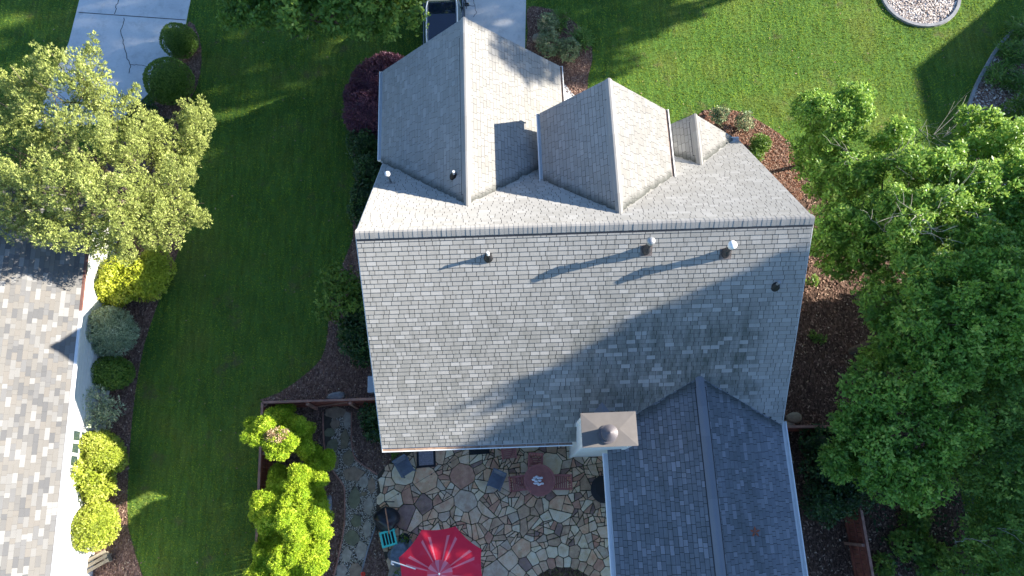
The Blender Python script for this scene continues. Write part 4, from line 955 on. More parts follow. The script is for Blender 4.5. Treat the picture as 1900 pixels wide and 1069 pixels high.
def chair(px, py, face, label, mat=None, slats=True, wd=.52, z0=.045):
    p = at(px, py, .45); c = empty('patio_chair', (p[0], p[1], z0), face, label, 'chair')
    mat = mat or M['red_wood']     # faces +X locally, back at -X
    if slats:
        for k in range(7): MB().box((-.21+k*.07, 0, .42), (.055, wd-.08, .018)).build('seat_slat', mat, c)
        for k in range(6): MB().box((-.31-.02*0, -.2+k*.08, .68), (.02, .055, .46), M=Matrix.Rotation(-.16, 3, 'Y')).build('back_slat', mat, c)
    else:
        MB().box((0,0,.42), (.48, wd-.06, .03)).build('seat', mat, c, bevel=.01); MB().box((-.30,0,.70), (.03, wd-.06, .5), M=Matrix.Rotation(-.22, 3, 'Y')).build('backrest', mat, c, bevel=.01)
    for s in (-1, 1):
        MB().beam((.24, s*(wd/2-.02), 0), (.22, s*(wd/2-.02), .62), .045, .045).build('leg', mat, c); MB().beam((-.26, s*(wd/2-.02), 0), (-.36, s*(wd/2-.02), .93), .045, .045).build('leg', mat, c)
        MB().beam((-.3, s*(wd/2-.02), .63), (.27, s*(wd/2-.02), .63), .06, .03).build('armrest', mat, c); MB().beam((-.26, s*(wd/2-.045), .39), (.23, s*(wd/2-.045), .39), .03, .05).build('side_rail', mat, c)
    MB().beam((-.36, -wd/2+.03, .92), (-.36, wd/2-.03, .92), .04, .06).build('top_rail', mat, c)
    return c
chair(964, 897, R(5), 'red brown slatted chair tucked in at the left side of the round table')
chair(1040, 895, R(178), 'red brown slatted chair tucked in at the right side of the round table')
chair(993, 862, R(-95), 'red brown slatted chair behind the round table, back to the gutter')
chair(944, 838, R(-85), 'red brown slatted chair half hidden under the rear eave')
chair(921, 893, R(-115), 'blue grey sling chair standing alone between the black mat and the round table', M['bluegrey'], False, .5)
chair(752, 868, R(-60), 'blue grey sling chair at the top left corner of the stone patio', M['bluegrey'], False, .5)
def mat_(px0, py0, px1, py1, label, a, b, frame=True):
    p0 = at(px0, py1, .05); p1 = at(px1, py0, .05); c = (p0+p1)/2; e = empty('door_mat', (c[0], c[1], .045), R(2), label, 'mat'); w_, h_ = p1[0]-p0[0], p1[1]-p0[1]
    MB().box((0,0,.008), (w_, h_, .016)).build('border', b, e)
    if frame: MB().box((0,0,.019), (w_-.16, h_-.16, .01)).build('pile', a, e)
mat_(773, 826, 808, 868, 'grey door mat with a dark border at the top left of the patio', M['mat'], M['black'])
mat_(870, 822, 908, 844, 'plain black mat half under the rear eave', M['black'], M['black'], False)
bx = at(1121, 908, .5); fb = empty('fire_bowl', (bx[0], bx[1], .045), 0, 'round black covered fire bowl beside the white gutter of the wing', 'fire bowl')
MB().lathe((0,0,.1), [(.15,0), (.42,.2), (.48,.34), (.47,.38), (.3,.42), (.02,.44)], 30).build('bowl', M['black'], fb)
for k in range(3): MB().beam((.3*math.cos(k*2.1), .3*math.sin(k*2.1), .22), (.38*math.cos(k*2.1), .38*math.sin(k*2.1), 0), .04, .04).build('leg', M['black'], fb)
# black cover, handle
kc = at(717, 962, .5); v, f = ico((0,0,.33), (.43,.41,.36), 3, .22, 8); v[:,2] = np.maximum(v[:,2], .0)
e = empty('covered_grill', (kc[0], kc[1], .045), 0, 'black covered kettle grill at the left edge of the patio', 'grill')
MB().add(v, f.tolist()).build('cover', simple('black_vinyl', (.014,.016,.022), .35, .5), e, smooth=True)
MB().lathe((0,0,.67), [(.10,0), (.12,.015), (.03,.03)], 12).build('top_knob', M['black'], e)
hh = MB(); hh.tube([at(715,943,.95), at(719,968,.85), at(722,990,.62)], .022, 8); tag(hh.build('tool_handle', M['copper']), 'copper brown wooden handle leaning over the black grill cover', 'tool handle')
tc = at(721, 999, .4); e = empty('side_table', (tc[0], tc[1], .03), R(14), 'small turquoise slatted side table beside the black grill cover', 'table')
for sx in (-1, 1):
    MB().box((sx*.235, 0, .42), (.07,.54,.04)).build('frame_rail', M['turq'], e); MB().box((0, sx*.235, .421), (.4,.07,.038)).build('frame_rail', M['turq'], e)
    for sy in (-1, 1): MB().box((sx*.23, sy*.23, .2), (.05,.05,.4)).build('leg', M['turq'], e)
for k in (-1, 0, 1): MB().box((k*.105, 0, .415), (.035,.4,.03)).build('slat', M['turq'], e)
MB().box((0,0,.33), (.42,.42,.02)).build('shelf', M['black'], e)
def pot(px, py, r, h, label, plant=None, mat=None, seed=1, n=30, z0=.03, pl=.3, name='plant_pot'):
    p = at(px, py, h); e = empty(name, (p[0], p[1], z0), 0, label, 'plant pot')
    MB().lathe((0,0,0), [(r*.7,0), (r,h), (r*1.06,h), (r*1.06,h+.02), (r*.9,h+.02), (r*.86,h-.04)], 20).build('pot', mat or M['black'], e)
    if plant:
        V, F, T = leaves([(0,0,h,r*.9,r*.9,pl)], n, 5, .11, .025, .8, .6, seed, zmin=h-.05); me = fast_mesh('foliage', V, F, T); me.materials.append(plant); link('foliage', me, e)
    return e
pot(750, 1000, .19, .3, 'black pot with a small green plant left of the red umbrella', M['box'], seed=4, n=60, pl=.16)
pot(588, 838, .26, .4, 'large empty black plant pot between the golden bushes and the path', None)
sbk = at(738, 1062, .35); tag(MB().box((sbk[0], sbk[1], .19), (.62,.6,.36), rz=R(-14)).build('stone_block', M['stoneblock'], bevel=.02), 'square grey brown stone block under the left edge of the umbrella', 'stone block')
pot(740, 1066, .15, .14, 'small pale rimmed pot standing on the stone block', M['box'], M['rock'], seed=6, n=60, z0=.375, pl=.08)
# blue grey tarp
bc = at(747, 1026, .4); v, f = ico((0,0,.2), (.5,.42,.42), 4, .3, 12); rgn = np.random.default_rng(2); v += rgn.normal(0, .012, v.shape); v[:,2] = np.clip(v[:,2], 0, .45)
tag(link('covered_bundle', fast_mesh('covered_bundle', v, f, np.full(len(f), .5)), None, (bc[0], bc[1], .03), M['tarp']), 'crumpled blue grey tarp over a low bundle beside the umbrella', 'tarp')
# rocks
def rock(px, py, r, label, seed, mat=None, z=0):
    p = at(px, py, 0); v, f = ico((0,0,0), r, 2, .3, seed); v[:,2] = np.clip(v[:,2], -.02, r[2]*.8)
    tag(link('rock', fast_mesh('rock', v, f, np.full(len(f), .5)), None, (p[0], p[1], .02+z), mat or M['rock']), label, 'rock')
rock(611, 936, (.11,.33,.2), 'narrow pale grey upright rock beside the golden bushes', 3)
rock(998, 72, (.26,.24,.2), 'rounded tan rock beside the driveway in the front bed', 4, M['stoneblock'])
rock(624, 735, (.32,.18,.06), 'flat grey stone lying outside the garden gate', 5)
rock(1475, 776, (.32,.22,.09), 'large flat pale stone behind the right rear corner of the house', 6, M['stoneblock'])
rock(1463, 786, (.26,.2,.07), 'smaller flat stone tucked against the right fence and wall', 7, M['stoneblock'])
rock(1462, 848, (.18,.22,.06), 'flat stone beside the right gutter of the wing', 8, M['stoneblock'])
# red flower, little pipe end
p = at(676, 1064, .1); e = empty('red_flower', (p[0], p[1], .02), 0, 'small red flower at the foot of the pebble path', 'flower')
MB().tube([(0,0,0), (0,0,.3)], .008, 5).build('stem', M['strap'], e)
for k in range(6):
    v, f = ico((.05*math.cos(k*1.05), .05*math.sin(k*1.05), .31), (.05,.03,.02), 1, .1, k); MB().add(v, f.tolist()).build('petal', M['redflower'], e)

# ------------------------------------------------------------------ umbrella
uc = at(819, 1061, 2.25); um = empty('patio_umbrella', (uc[0], uc[1], .04), 0, 'open red patio umbrella with a pleated top at the bottom of the patio', 'umbrella')
NR = 8; RA = 1.45; zt_, zr_ = 2.86, 2.22; a0 = R(26)
def canopy():
    m = MB(); rings = np.linspace(.16, 1, 11); K = 10
    V = []; 
    for rr_ in rings:
        for s in range(NR*K):
            an = a0+s*2*math.pi/(NR*K); fr = (s % K)/K; c = abs(fr-.5)*2          # 1 at rib, 0 mid panel
            rad = RA*rr_*(1-(1-c**2)*.045*rr_)*math.cos(math.pi/NR)/max(math.cos((fr-.5)*2*math.pi/NR), .01)
            zz = zt_-(zt_-zr_)*rr_**1.15-.055*(1-c**2)*math.sin(rr_*math.pi)*1.4+.02*(math.exp(-((fr-.16)/.05)**2)+math.exp(-((fr-.84)/.05)**2))*math.sin(rr_*math.pi)
            V.append((rad*math.cos(an), rad*math.sin(an), zz))
    n = NR*K; F = []; T = []
    for i in range(len(rings)-1):
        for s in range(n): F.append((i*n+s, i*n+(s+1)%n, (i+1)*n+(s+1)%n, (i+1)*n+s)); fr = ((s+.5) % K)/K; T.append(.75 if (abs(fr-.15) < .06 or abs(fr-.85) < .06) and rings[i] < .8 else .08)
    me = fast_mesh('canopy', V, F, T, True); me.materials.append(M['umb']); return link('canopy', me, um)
canopy()
m = MB(); V = []; F = []; T = []; K = 32; rs = [0.0, .12, .3, .40]
for i, r_ in enumerate(rs):
    for s in range(K):
        an = s*2*math.pi/K+a0; pl_ = .022*(1 if s % 2 else -1)*(r_/.4); V.append((r_*math.cos(an), r_*math.sin(an), 2.95-.26*r_/.4*.9+pl_))
for i in range(3):
    for s in range(K): F.append((i*K+s, i*K+(s+1)%K, (i+1)*K+(s+1)%K, (i+1)*K+s)); T.append(.95 if (s//2) % 2 else .35)
me = fast_mesh('vent_canopy', V, F, T, False); me.materials.append(M['umb']); link('vent_canopy', me, um)
MB().tube([(0,0,0), (0,0,2.93)], .022, 12).build('pole', M['white'], um); MB().lathe((0,0,2.93), [(.02,0), (.035,.03), (.01,.07)], 10).build('finial', M['white'], um)
MB().lathe((0,0,0), [(.3,0), (.3,.05), (.06,.09), (.04,.2)], 20).build('base', M['black'], um)
for k in range(NR):
    an = a0+k*2*math.pi/NR; MB().tube([(.05*math.cos(an), .05*math.sin(an), zt_-.06), (RA*.97*math.cos(an), RA*.97*math.sin(an), zr_-.02)], .009, 6).build('rib', M['white'], um)
hk = MB(); q0 = Vector(at(771,1056,2.62)); q1 = Vector(at(731,1043,2.40)); hk.tube([q0, q1, q1+Vector((-.07,.02,-.02)), q1+Vector((-.09,-.05,-.06)), q1+Vector((-.03,-.09,-.08))], [.018,.022,.026,.026,.02], 8)
hko = hk.build('hooked_arm', M['white'], um); hko.location = -Vector(um.location)

# string light wire over the patio
wr = empty('light_string', (0,0,0), 0, 'thin dark wire with small bulbs strung over the left of the patio', 'light string')
P = [at(714,931,2.0), at(738,917,2.05), at(765,901,2.2), at(800,880,2.4), at(835,858,2.65), at(872,838,2.9)]
MB().tube([Vector(p) for p in P], .006, 5).build('wire', M['black'], wr)
for p in P[:5]: MB().lathe((p[0], p[1], p[2]-.09), [(.012,0), (.028,.02), (.02,.06), (.012,.085)], 8).build('bulb', M['black'], wr)
MB().tube([(P[0][0], P[0][1], 0), P[0]], .02, 8).build('post', M['darkmetal'], wr)

# ------------------------------------------------------------------ car
cp = at(823, 20, .9)
car = empty('parked_car', (cp[0], cp[1]-.6, .03), R(0), 'dark blue car with silver roof rails parked on the driveway nose away from the house', 'car')
def loft(sections, name, mat, parent, smooth=True):
    """sections: list of (y, [(x,z)...]) closed loops with the same count"""
    V = []; F = []; k = len(sections[0][1])
    for y, s in sections: V += [(x, y, z) for x, z in s]
    for i in range(len(sections)-1):
        for j in range(k): F.append((i*k+j, i*k+(j+1)%k, (i+1)*k+(j+1)%k, (i+1)*k+j))
    F += [tuple(range(k))[::-1], tuple(range((len(sections)-1)*k, len(sections)*k))]
    return MB().add(V, F).build(name, mat, parent, smooth=False, bevel=.02)
def sec(wb, wm, wt, z0, zm, zt): return [(-wb,z0), (wb,z0), (wm,(z0+zm)/2), (wm*.985,zm), (wt,zt), (-wt,zt), (-wm*.985,zm), (-wm,(z0+zm)/2)]
body = loft([(-2.35, sec(.70,.80,.70,.40,.75,.95)), (-2.2, sec(.82,.90,.82,.28,.85,1.02)), (-1.2, sec(.86,.94,.84,.25,.9,1.04)), (.9, sec(.86,.94,.83,.25,.88,1.02)), (1.5, sec(.84,.93,.80,.27,.82,.97)), (2.15, sec(.80,.88,.72,.30,.68,.84)), (2.4, sec(.62,.76,.60,.38,.6,.72))], 'body', M['carpaint'], car)
loft([(-2.15, sec(.70,.72,.50,1.0,1.1,1.2)), (-1.75, sec(.78,.78,.60,1.0,1.25,1.58)), (-.2, sec(.80,.80,.62,1.0,1.3,1.66)), (.45, sec(.79,.79,.60,1.0,1.28,1.62)), (1.2, sec(.74,.74,.66,.98,1.0,1.05))], 'cabin', M['glass'], car)
loft([(-1.85, sec(.55,.58,.54,1.58,1.61,1.63)), (-.2, sec(.60,.64,.58,1.63,1.68,1.71)), (.42, sec(.58,.62,.56,1.58,1.63,1.66))], 'roof_panel', M['carpaint'], car)
for s in (-1, 1):
    MB().tube([(s*.62,-1.8,1.63), (s*.64,-1.2,1.74), (s*.64,.1,1.75), (s*.60,.5,1.64)], .028, 8).build('roof_rail', M['white'], car)
    MB().beam((s*.60,.44,1.62), (s*.76,1.22,1.02), .06, .05).build('windscreen_pillar', M['carpaint'], car)
    MB().box((s*1.02,.72,1.08), (.2,.12,.15)).build('mirror', M['carpaint'], car, bevel=.03)
    MB().box((s*.62,2.28,.72), (.3,.12,.14)).build('headlight', M['galv'], car, bevel=.02)
    for y in (-1.45, 1.5):
        wmb = MB(); wmb.tube([(s*.78,y,.34), (s*.95,y,.34)], .34, 20); wh = wmb.build('wheel', M['black'], car); MB().tube([(s*.94,y,.34), (s*.965,y,.34)], .2, 14).build('rim', M['galv'], wh)
MB().box((0,.98,1.37), (1.2,.03,.04), M=Matrix.Rotation(0,3,'X')).build('wiper', M['black'], car)

# ------------------------------------------------------------------ plants
def plant(name, label, cat, L, mat, dens, k, Lf, Wf, a, b, seed, core=0, tr=0, group=None, base=None, stem='stem', sub=None, **kw):
    lobes = px_lobes(None, L); c = np.mean([l[:3] for l in lobes], 0) if base is None else np.array(base); loc = Vector((c[0], c[1], 0))
    e = empty(name, loc, 0, label, cat, group)
    lob = [(l[0]-c[0], l[1]-c[1], l[2], l[3], l[4], l[5]) for l in lobes]
    lob0 = lob
    if sub: lob = plumes(lob, sub[0], sub[1], seed, sub[2]) if len(sub) > 2 else sublobes(lob, sub[0], sub[1], seed)
    foliage('crown' if tr > .07 else 'foliage', mat, e, lob, dens, k, Lf, Wf, a, b, seed, core, **kw)
    if tr: trunk(e, (0,0,0), lob0, tr, seed, 'trunk' if tr > .07 else 'stem')
    return e, c, lob
# cedar by the driveway
ced = [(150,135,6.2,1.25,1.1,1.3), (205,190,5.6,.9,.8,1.1), (35,180,5.0,1.3,1.0,1.3), (95,235,5.2,1.2,1.0,1.2), (25,275,5.0,1.4,1.2,1.3), (160,285,6.0,1.4,1.2,1.3), (240,275,5.4,1.0,1.0,1.2), (370,245,4.4,.62,.85,1.1), (330,300,4.2,.7,.6,.9), (300,260,4.8,.7,.7,1.0), (110,350,5.8,1.3,1.1,1.2), (30,360,5.2,1.3,1.1,1.2), (215,360,5.6,1.3,1.1,1.2), (320,350,4.6,.9,1.0,1.2), (355,405,4.0,.7,.7,.9), (290,400,4.6,.9,.8,1.0), (150,425,5.2,1.4,.95,1.1), (235,425,4.8,1.0,.8,1.1), (60,425,4.8,1.2,.7,1.0), (215,470,4.2,.8,.45,.8), (300,440,4.1,.6,.4,.7)]
cb = at(190, 330, 2)
e, c, lob = plant('cedar_tree', 'tall shaggy yellow green cedar tree leaning over the neighbouring roof', 'tree', ced, M['cedar'], 135, 6, .07, .013, .5, .8, 31, tr=.26, base=(cb[0], cb[1], 0), lump=.2, shell=.4, low=.25, sub=(13, .24, (-.35,.65,.35)), bias=(-.25,.55,.2))
# top tree
tt_ = [(500,15,4.2,1.4,1.0,1.3), (570,35,4.6,1.4,1.0,1.4), (640,30,4.8,1.3,1.0,1.3), (700,20,4.4,1.2,.9,1.2), (740,-10,4.4,1.2,1.1,1.3), (600,-30,5.6,1.8,1.4,1.6), (460,-30,4.6,1.6,1.3,1.5), (680,-60,6.0,1.8,1.5,1.6), (540,-90,6.4,2.2,1.6,1.8), (430,-80,5.2,1.5,1.5,1.5), (620,-150,6.6,2.2,1.8,1.8)]
plant('maple_tree', 'dense green leafy tree at the top beside the parked car', 'tree', tt_, M['maple'], 34, 5, .17, .055, .9, .35, 32, tr=.22, lump=.3, low=.2, sub=(9, .42), base=tuple(at(610, 25, 0)))
# right hand trees
plant('glossy_tree', 'small glossy tree standing apart on the lawn edge by the smallest gable', 'tree', [(1520,205,3.6,.75,.6,.9), (1570,225,3.7,.7,.7,.9), (1540,265,3.3,.8,.7,.9), (1505,290,2.4,.6,.6,.8), (1580,190,3.2,.5,.45,.6)], M['glossy'], 62, 6, .135, .036, .8, .45, 41, tr=.09, lump=.25, shell=.5, low=.2, sub=(8, .36))
plant('glossy_tree', 'broad glossy tree touching the front right corner of the grey roof', 'tree', [(1535,345,3.2,.9,.8,1.1), (1600,330,3.6,.9,.8,1.1), (1560,410,3.6,1.0,.9,1.1), (1625,400,4.2,1.0,.9,1.1), (1540,470,2.8,.6,.7,.9), (1600,480,3.4,.9,.8,1.0)], M['glossy'], 62, 6, .135, .036, .8, .45, 42, tr=.12, lump=.25, shell=.5, low=.2, sub=(8, .36))
plant('glossy_tree', 'pale topped glossy tree with bare grey twigs behind the corner tree', 'tree', [(1650,270,3.6,.6,.5,.9), (1690,320,4.4,.9,.7,1.1), (1750,320,4.6,.8,.7,1.0), (1720,390,5.0,1.2,1.0,1.2), (1680,450,4.6,1.1,.9,1.1), (1780,380,4.8,.9,.8,1.0)], M['glossy'], 62, 6, .135, .036, .8, .45, 43, tr=.12, lump=.25, shell=.5, low=.2, sub=(8, .36))
plant('glossy_tree', 'glossy tree at the right border beside the curved concrete edging', 'tree', [(1815,250,3.2,.8,.7,1.0), (1870,280,4.2,.9,.8,1.1), (1850,350,5.0,1.0,.9,1.1), (1910,350,5.0,1.0,1.0,1.1), (1880,430,4.8,1.1,1.0,1.1), (1830,300,3.8,.8,.7,.9)], M['glossy'], 62, 6, .135, .036, .8, .45, 44, tr=.12, lump=.25, shell=.5, low=.2, sub=(8, .36))
plant('glossy_tree', 'large glossy tree in the middle of the right hand thicket, level with the roof shadow', 'tree', [(1640,560,4.2,.9,.9,1.1), (1720,520,5.2,1.2,1.0,1.2), (1700,610,5.0,1.2,1.1,1.2), (1780,570,5.6,1.2,1.0,1.2), (1640,650,3.8,.8,.8,1.0), (1760,660,5.0,1.1,1.0,1.1)], M['glossy'], 62, 6, .135, .036, .8, .45, 45, tr=.14, lump=.25, shell=.5, low=.2, sub=(8, .36))
plant('glossy_tree', 'tall glossy tree with yellow tipped leaves at the right border', 'tree', [(1850,520,6.0,1.1,1.0,1.2), (1830,460,5.4,1.0,.8,1.1), (1870,600,5.6,1.1,1.1,1.2), (1920,560,5.4,1.1,1.3,1.2), (1820,640,5.0,.9,.8,1.0)], M['glossy'], 62, 6, .135, .036, .8, .45, 46, tr=.14, lump=.25, shell=.5, low=.2, sub=(8, .36))
plant('glossy_tree', 'spreading glossy tree reaching over the right fence corner', 'tree', [(1620,740,4.0,.9,.8,1.0), (1690,720,4.6,1.0,.9,1.1), (1590,800,3.4,.8,.8,.9), (1660,810,4.2,1.0,.9,1.1), (1560,850,3.0,.45,.4,.6), (1700,880,4.0,.9,.8,1.0), (1640,880,3.6,.8,.7,.9), (1750,800,4.4,1.0,1.0,1.1)], M['glossy'], 62, 6, .135, .036, .8, .45, 47, tr=.14, lump=.25, shell=.5, low=.2, sub=(8, .36))
plant('shade_tree', 'dark bushy tree in deep shade at the lower right border', 'tree', [(1830,760,4.0,1.1,1.1,1.1), (1890,720,4.4,1.1,1.1,1.1), (1880,840,3.6,1.1,1.1,1.1), (1820,870,3.0,1.0,.9,1.0), (1900,930,3.2,1.2,1.1,1.1)], M['maple'], 60, 5, .13, .036, .8, .45, 48, tr=.12, lump=.3, shell=.5)
plant('shade_tree', 'dark low bushy tree at the bottom right corner', 'tree', [(1850,990,2.4,1.2,1.0,1.0), (1900,1050,2.6,1.2,1.1,1.0), (1810,1060,1.8,1.0,.9,.9)], M['maple'], 60, 5, .13, .036, .8, .45, 49, tr=.1, lump=.3, shell=.5)
plant('weedy_shrub', 'lime green broad leaved weeds below the right fence', 'shrub', [(1690,1010,.5,.7,.5,.5), (1740,1050,.6,.8,.6,.5), (1700,960,.4,.5,.5,.4), (1640,1050,.3,.3,.4,.3)], M['maple'], 60, 5, .16, .05, .85, .4, 50)
plant('evergreen_shrub', 'very dark rounded shrub inside the right fence corner', 'shrub', [(1520,820,1.0,.6,.6,.8), (1545,870,1.2,.9,.8,1.0), (1530,930,1.1,.8,.8,.9), (1570,920,1.1,.7,.7,.8)], M['dark'], 75, 5, .12, .034, .8, .5, 51, core=.7)
plant('seedling_plant', 'low green seedling clump in the dark mulch by the right roof edge', 'plant', [(1508,522,.2,.22,.2,.2)], M['maple'], 90, 5, .1, .03, .8, .5, 52)
plant('seedling_plant', 'scattered low green seedlings in the dark mulch beside the shaded roof', 'plant', [(1520,628,.15,.3,.14,.15), (1508,620,.12,.14,.12,.12)], M['maple'], 90, 5, .1, .03, .8, .5, 53)
tw = empty('bare_sapling', tuple(at(1730,260,0)), 0, 'leafless grey sapling twigs on the shaded lawn between the trees', 'sapling')
twigs(tw, [(1705,240,.1,1.6,3), (1732,250,.1,1.9,5), (1750,255,.1,1.5,3)], 5); 
for ch_ in tw.children: ch_.matrix_parent_inverse = Matrix.Translation(-Vector(tw.location))
tw = empty('dead_branches', tuple(at(1700,420,4)), 0, 'bare grey dead twigs poking out of the glossy trees', 'branches')
twigs(tw, [(1600,300,4.0,1.4,4), (1655,300,4.4,1.4,4), (1770,370,5.2,1.5,5), (1715,400,5.6,1.6,6), (1690,420,5.4,1.3,4), (1640,430,4.8,1.2,3), (1640,290,4.2,1.2,3), (1850,980,3.2,1.2,2), (1790,1000,3.0,1.0,2)], 9)
for ch_ in tw.children: ch_.matrix_parent_inverse = Matrix.Translation(-Vector(tw.location))
# ground cover in the thicket
rg = np.random.default_rng(77); thicket = poly_at([(1640,430), (1950,380), (1980,1150), (1640,1150), (1600,860), (1590,700)])
X, Y = scatter(9000, 9, 24, -6, 12, [thicket], [bed_c], rg)
n = len(X); an = rg.uniform(0, 6.28, n); P0 = np.stack([X, Y, rg.uniform(.05, .3, n)], 1); l = rg.uniform(.06, .14, n)[:,None]; D = np.stack([np.cos(an), np.sin(an), rg.uniform(-.2, .5, n)], 1)*l; S = np.stack([-np.sin(an), np.cos(an), rg.uniform(-.2, .2, n)], 1)*l*.4
V = np.stack([P0, P0+D*.5+S, P0+D, P0+D*.5-S], 1).reshape(-1, 3); me = fast_mesh('undergrowth', V, np.arange(n*4).reshape(-1, 4), rg.random(n)*.7); me.materials.append(M['dark']); tag(link('undergrowth', me), 'dark leafy undergrowth beneath the trees on the right', 'undergrowth', kind='stuff')

# left shrubs
plant('boxwood_shrub', 'smaller of two round dark boxwood balls, the one farther up the driveway', 'shrub', [(333,76,.7,.72,.68,.75)], M['box'], 420, 4, .055, .02, .8, .5, 61, core=.85, lump=.05, shell=.06)
plant('boxwood_shrub', 'larger round boxwood ball touching the driveway below the smaller one', 'shrub', [(313,150,.85,.95,.95,.9)], M['box'], 420, 4, .055, .02, .8, .5, 62, core=.85, lump=.05, shell=.06)
plant('evergreen_shrub', 'dark low shrub half hidden under the cedar at the end of the driveway', 'shrub', [(265,208,.6,.6,.45,.6), (300,235,.4,.45,.35,.45)], M['dark'], 160, 4, .08, .025, .8, .5, 63, core=.85, lump=.1)
plant('golden_shrub', 'large bright yellow shrub just below the cedar', 'shrub', [(225,520,1.0,.75,.8,.9), (270,515,1.0,.75,.85,.9), (205,540,.9,.6,.55,.8), (290,500,.9,.5,.8,.8)], M['yellow'], 190, 4, .09, .028, .8, .5, 64, core=.86, lump=.12, shell=.15)
plant('silver_shrub', 'round silver green shrub against the white neighbouring wall', 'shrub', [(203,616,1.0,.92,.88,.95)], M['silver'], 260, 5, .10, .016, .55, .8, 65, core=.85, lump=.1, shell=.2)
plant('evergreen_shrub', 'clipped dark green oval shrub below the silver green one', 'shrub', [(205,693,.7,.85,.62,.7)], M['box'], 380, 4, .055, .02, .8, .5, 66, core=.85, lump=.06, shell=.08)
plant('airy_shrub', 'sparse grey green airy shrub leaning on the white wall', 'shrub', [(178,742,1.1,.4,.4,.6), (180,785,.9,.45,.4,.6), (205,762,.8,.4,.4,.5)], M['silver'], 110, 5, .11, .018, .6, .8, 67, tr=.04, lump=.35, shell=.7)
plant('lime_shrub', 'blocky lime green shrub under the white framed window', 'shrub', [(185,825,.9,.65,.5,.85), (200,850,.9,.6,.6,.85), (165,845,.9,.4,.45,.8)], M['lime'], 300, 4, .065, .022, .8, .5, 68, core=.9, lump=.07, shell=.1)
plant('flowering_shrub', 'lime shrub with white tipped shoots below the blocky one', 'shrub', [(160,880,1.1,.6,.6,.8), (180,905,.9,.6,.45,.7), (145,900,1.0,.4,.5,.8)], M['lime'], 150, 5, .11, .03, .7, .6, 69, core=.8, lump=.25, shell=.3)
plant('lime_shrub', 'rounded yellow green shrub lowest in the row by the white wall', 'shrub', [(172,978,.85,.78,.76,.85), (185,960,.8,.5,.5,.75)], M['lime'], 300, 4, .07, .024, .8, .5, 70, core=.85, lump=.06, shell=.08)
# house left
plant('purple_shrub', 'big rounded purple leaved shrub beside the left gutter of the tallest front gable', 'shrub', [(705,165,1.5,1.15,1.0,1.3), (690,215,1.3,1.0,1.0,1.2), (725,140,1.3,.9,.7,1.1), (672,190,1.2,.7,.8,1.0)], M['purple'], 200, 4, .11, .022, .6, .75, 71, core=.88, lump=.07, shell=.15)
plant('evergreen_hedge', 'loose dark evergreen shrub between the purple shrub and the house corner', 'shrub', [(680,275,1.0,.7,.7,.9), (690,320,1.0,.7,.7,.9), (678,365,.9,.55,.6,.8), (670,395,.8,.4,.45,.7)], M['dark'], 110, 5, .11, .034, .8, .5, 72, core=.75, lump=.2)
plant('small_tree', 'airy light green small tree at the left edge of the house roof', 'tree', [(622,520,2.2,.55,.45,.7), (635,560,2.3,.7,.55,.8), (650,540,2.0,.6,.6,.8), (612,580,1.7,.45,.3,.5)], M['box'], 60, 5, .13, .04, .8, .45, 73, tr=.06, lump=.4, shell=.7)
plant('evergreen_shrub', 'near black glossy shrub under the left roof edge below the airy tree', 'shrub', [(668,580,1.2,.5,.7,1.0), (660,620,1.0,.6,.7,.9), (675,650,.8,.5,.5,.7)], M['dark'], 90, 5, .12, .036, .8, .5, 74, core=.8, lump=.2)
plant('evergreen_shrub', 'dark green shrub between the pebble path and the house corner', 'shrub', [(692,775,.6,.4,.5,.6), (698,800,.5,.4,.4,.5)], M['dark'], 110, 5, .10, .03, .8, .5, 75, core=.75, lump=.2)
# golden cypress inside the fence
GK = dict(lump=.16, shell=.2, low=.5, sub=(7, .24))
plant('golden_cypress', 'golden cypress with a browned top overhanging the fence corner', 'shrub', [(485,800,2.7,.62,.42,.7), (513,822,2.7,.66,.44,.8), (500,812,2.3,.66,.42,.9)], M['gold'], 420, 6, .060, .012, .6, .7, 81, core=.86, **GK)
pb = plant('browned_foliage', 'pale browned foliage patch on top of the fence corner cypress', 'foliage', [(513,808,3.15,.42,.2,.25)], M['tan'], 300, 4, .08, .018, .6, .7, 82)
plant('golden_cypress', 'green shaded cypress right of the browned one inside the fence corner', 'shrub', [(556,812,1.4,.55,.72,.85), (520,775,1.3,.45,.3,.6), (530,768,1.0,.3,.25,.5)], M['gold'], 380, 6, .060, .012, .6, .7, 83, core=.86, **GK)
plant('golden_cypress', 'golden cypress with round clumps midway along the fence', 'shrub', [(574,888,2.0,.52,.42,.42), (560,910,2.0,.5,.42,.45), (522,912,1.9,.26,.22,.28), (590,865,1.2,.45,.55,.6), (520,893,1.0,.3,.3,.45)], M['gold'], 420, 6, .060, .012, .6, .7, 84, core=.86, **GK)
plant('golden_cypress', 'golden cypress with a clump leaning left over the fence rail', 'shrub', [(498,937,2.2,.32,.26,.35), (530,940,2.2,.42,.40,.45), (560,942,2.2,.5,.42,.5), (500,960,1.2,.35,.4,.6), (595,945,1.2,.3,.6,.7)], M['gold'], 420, 6, .060, .012, .6, .7, 85, core=.86, **GK)
plant('golden_cypress', 'broadest golden cypress, beside the narrow grey rock', 'shrub', [(520,972,2.5,.5,.35,.5), (560,972,2.7,.6,.42,.6), (545,1000,2.5,.4,.4,.5), (585,975,2.4,.3,.4,.5), (505,1005,1.0,.4,.5,.7)], M['gold'], 420, 6, .060, .012, .6, .7, 86, core=.86, **GK)
plant('golden_cypress', 'golden cypress at the bottom end of the fence row', 'shrub', [(560,1045,2.6,.75,.42,.6), (575,1028,2.5,.45,.3,.5), (530,1060,2.5,.6,.5,.6), (490,1060,2.4,.42,.28,.4), (520,1090,2.3,.8,.6,.7)], M['gold'], 420, 6, .060, .012, .6, .7, 87, core=.86, **GK)
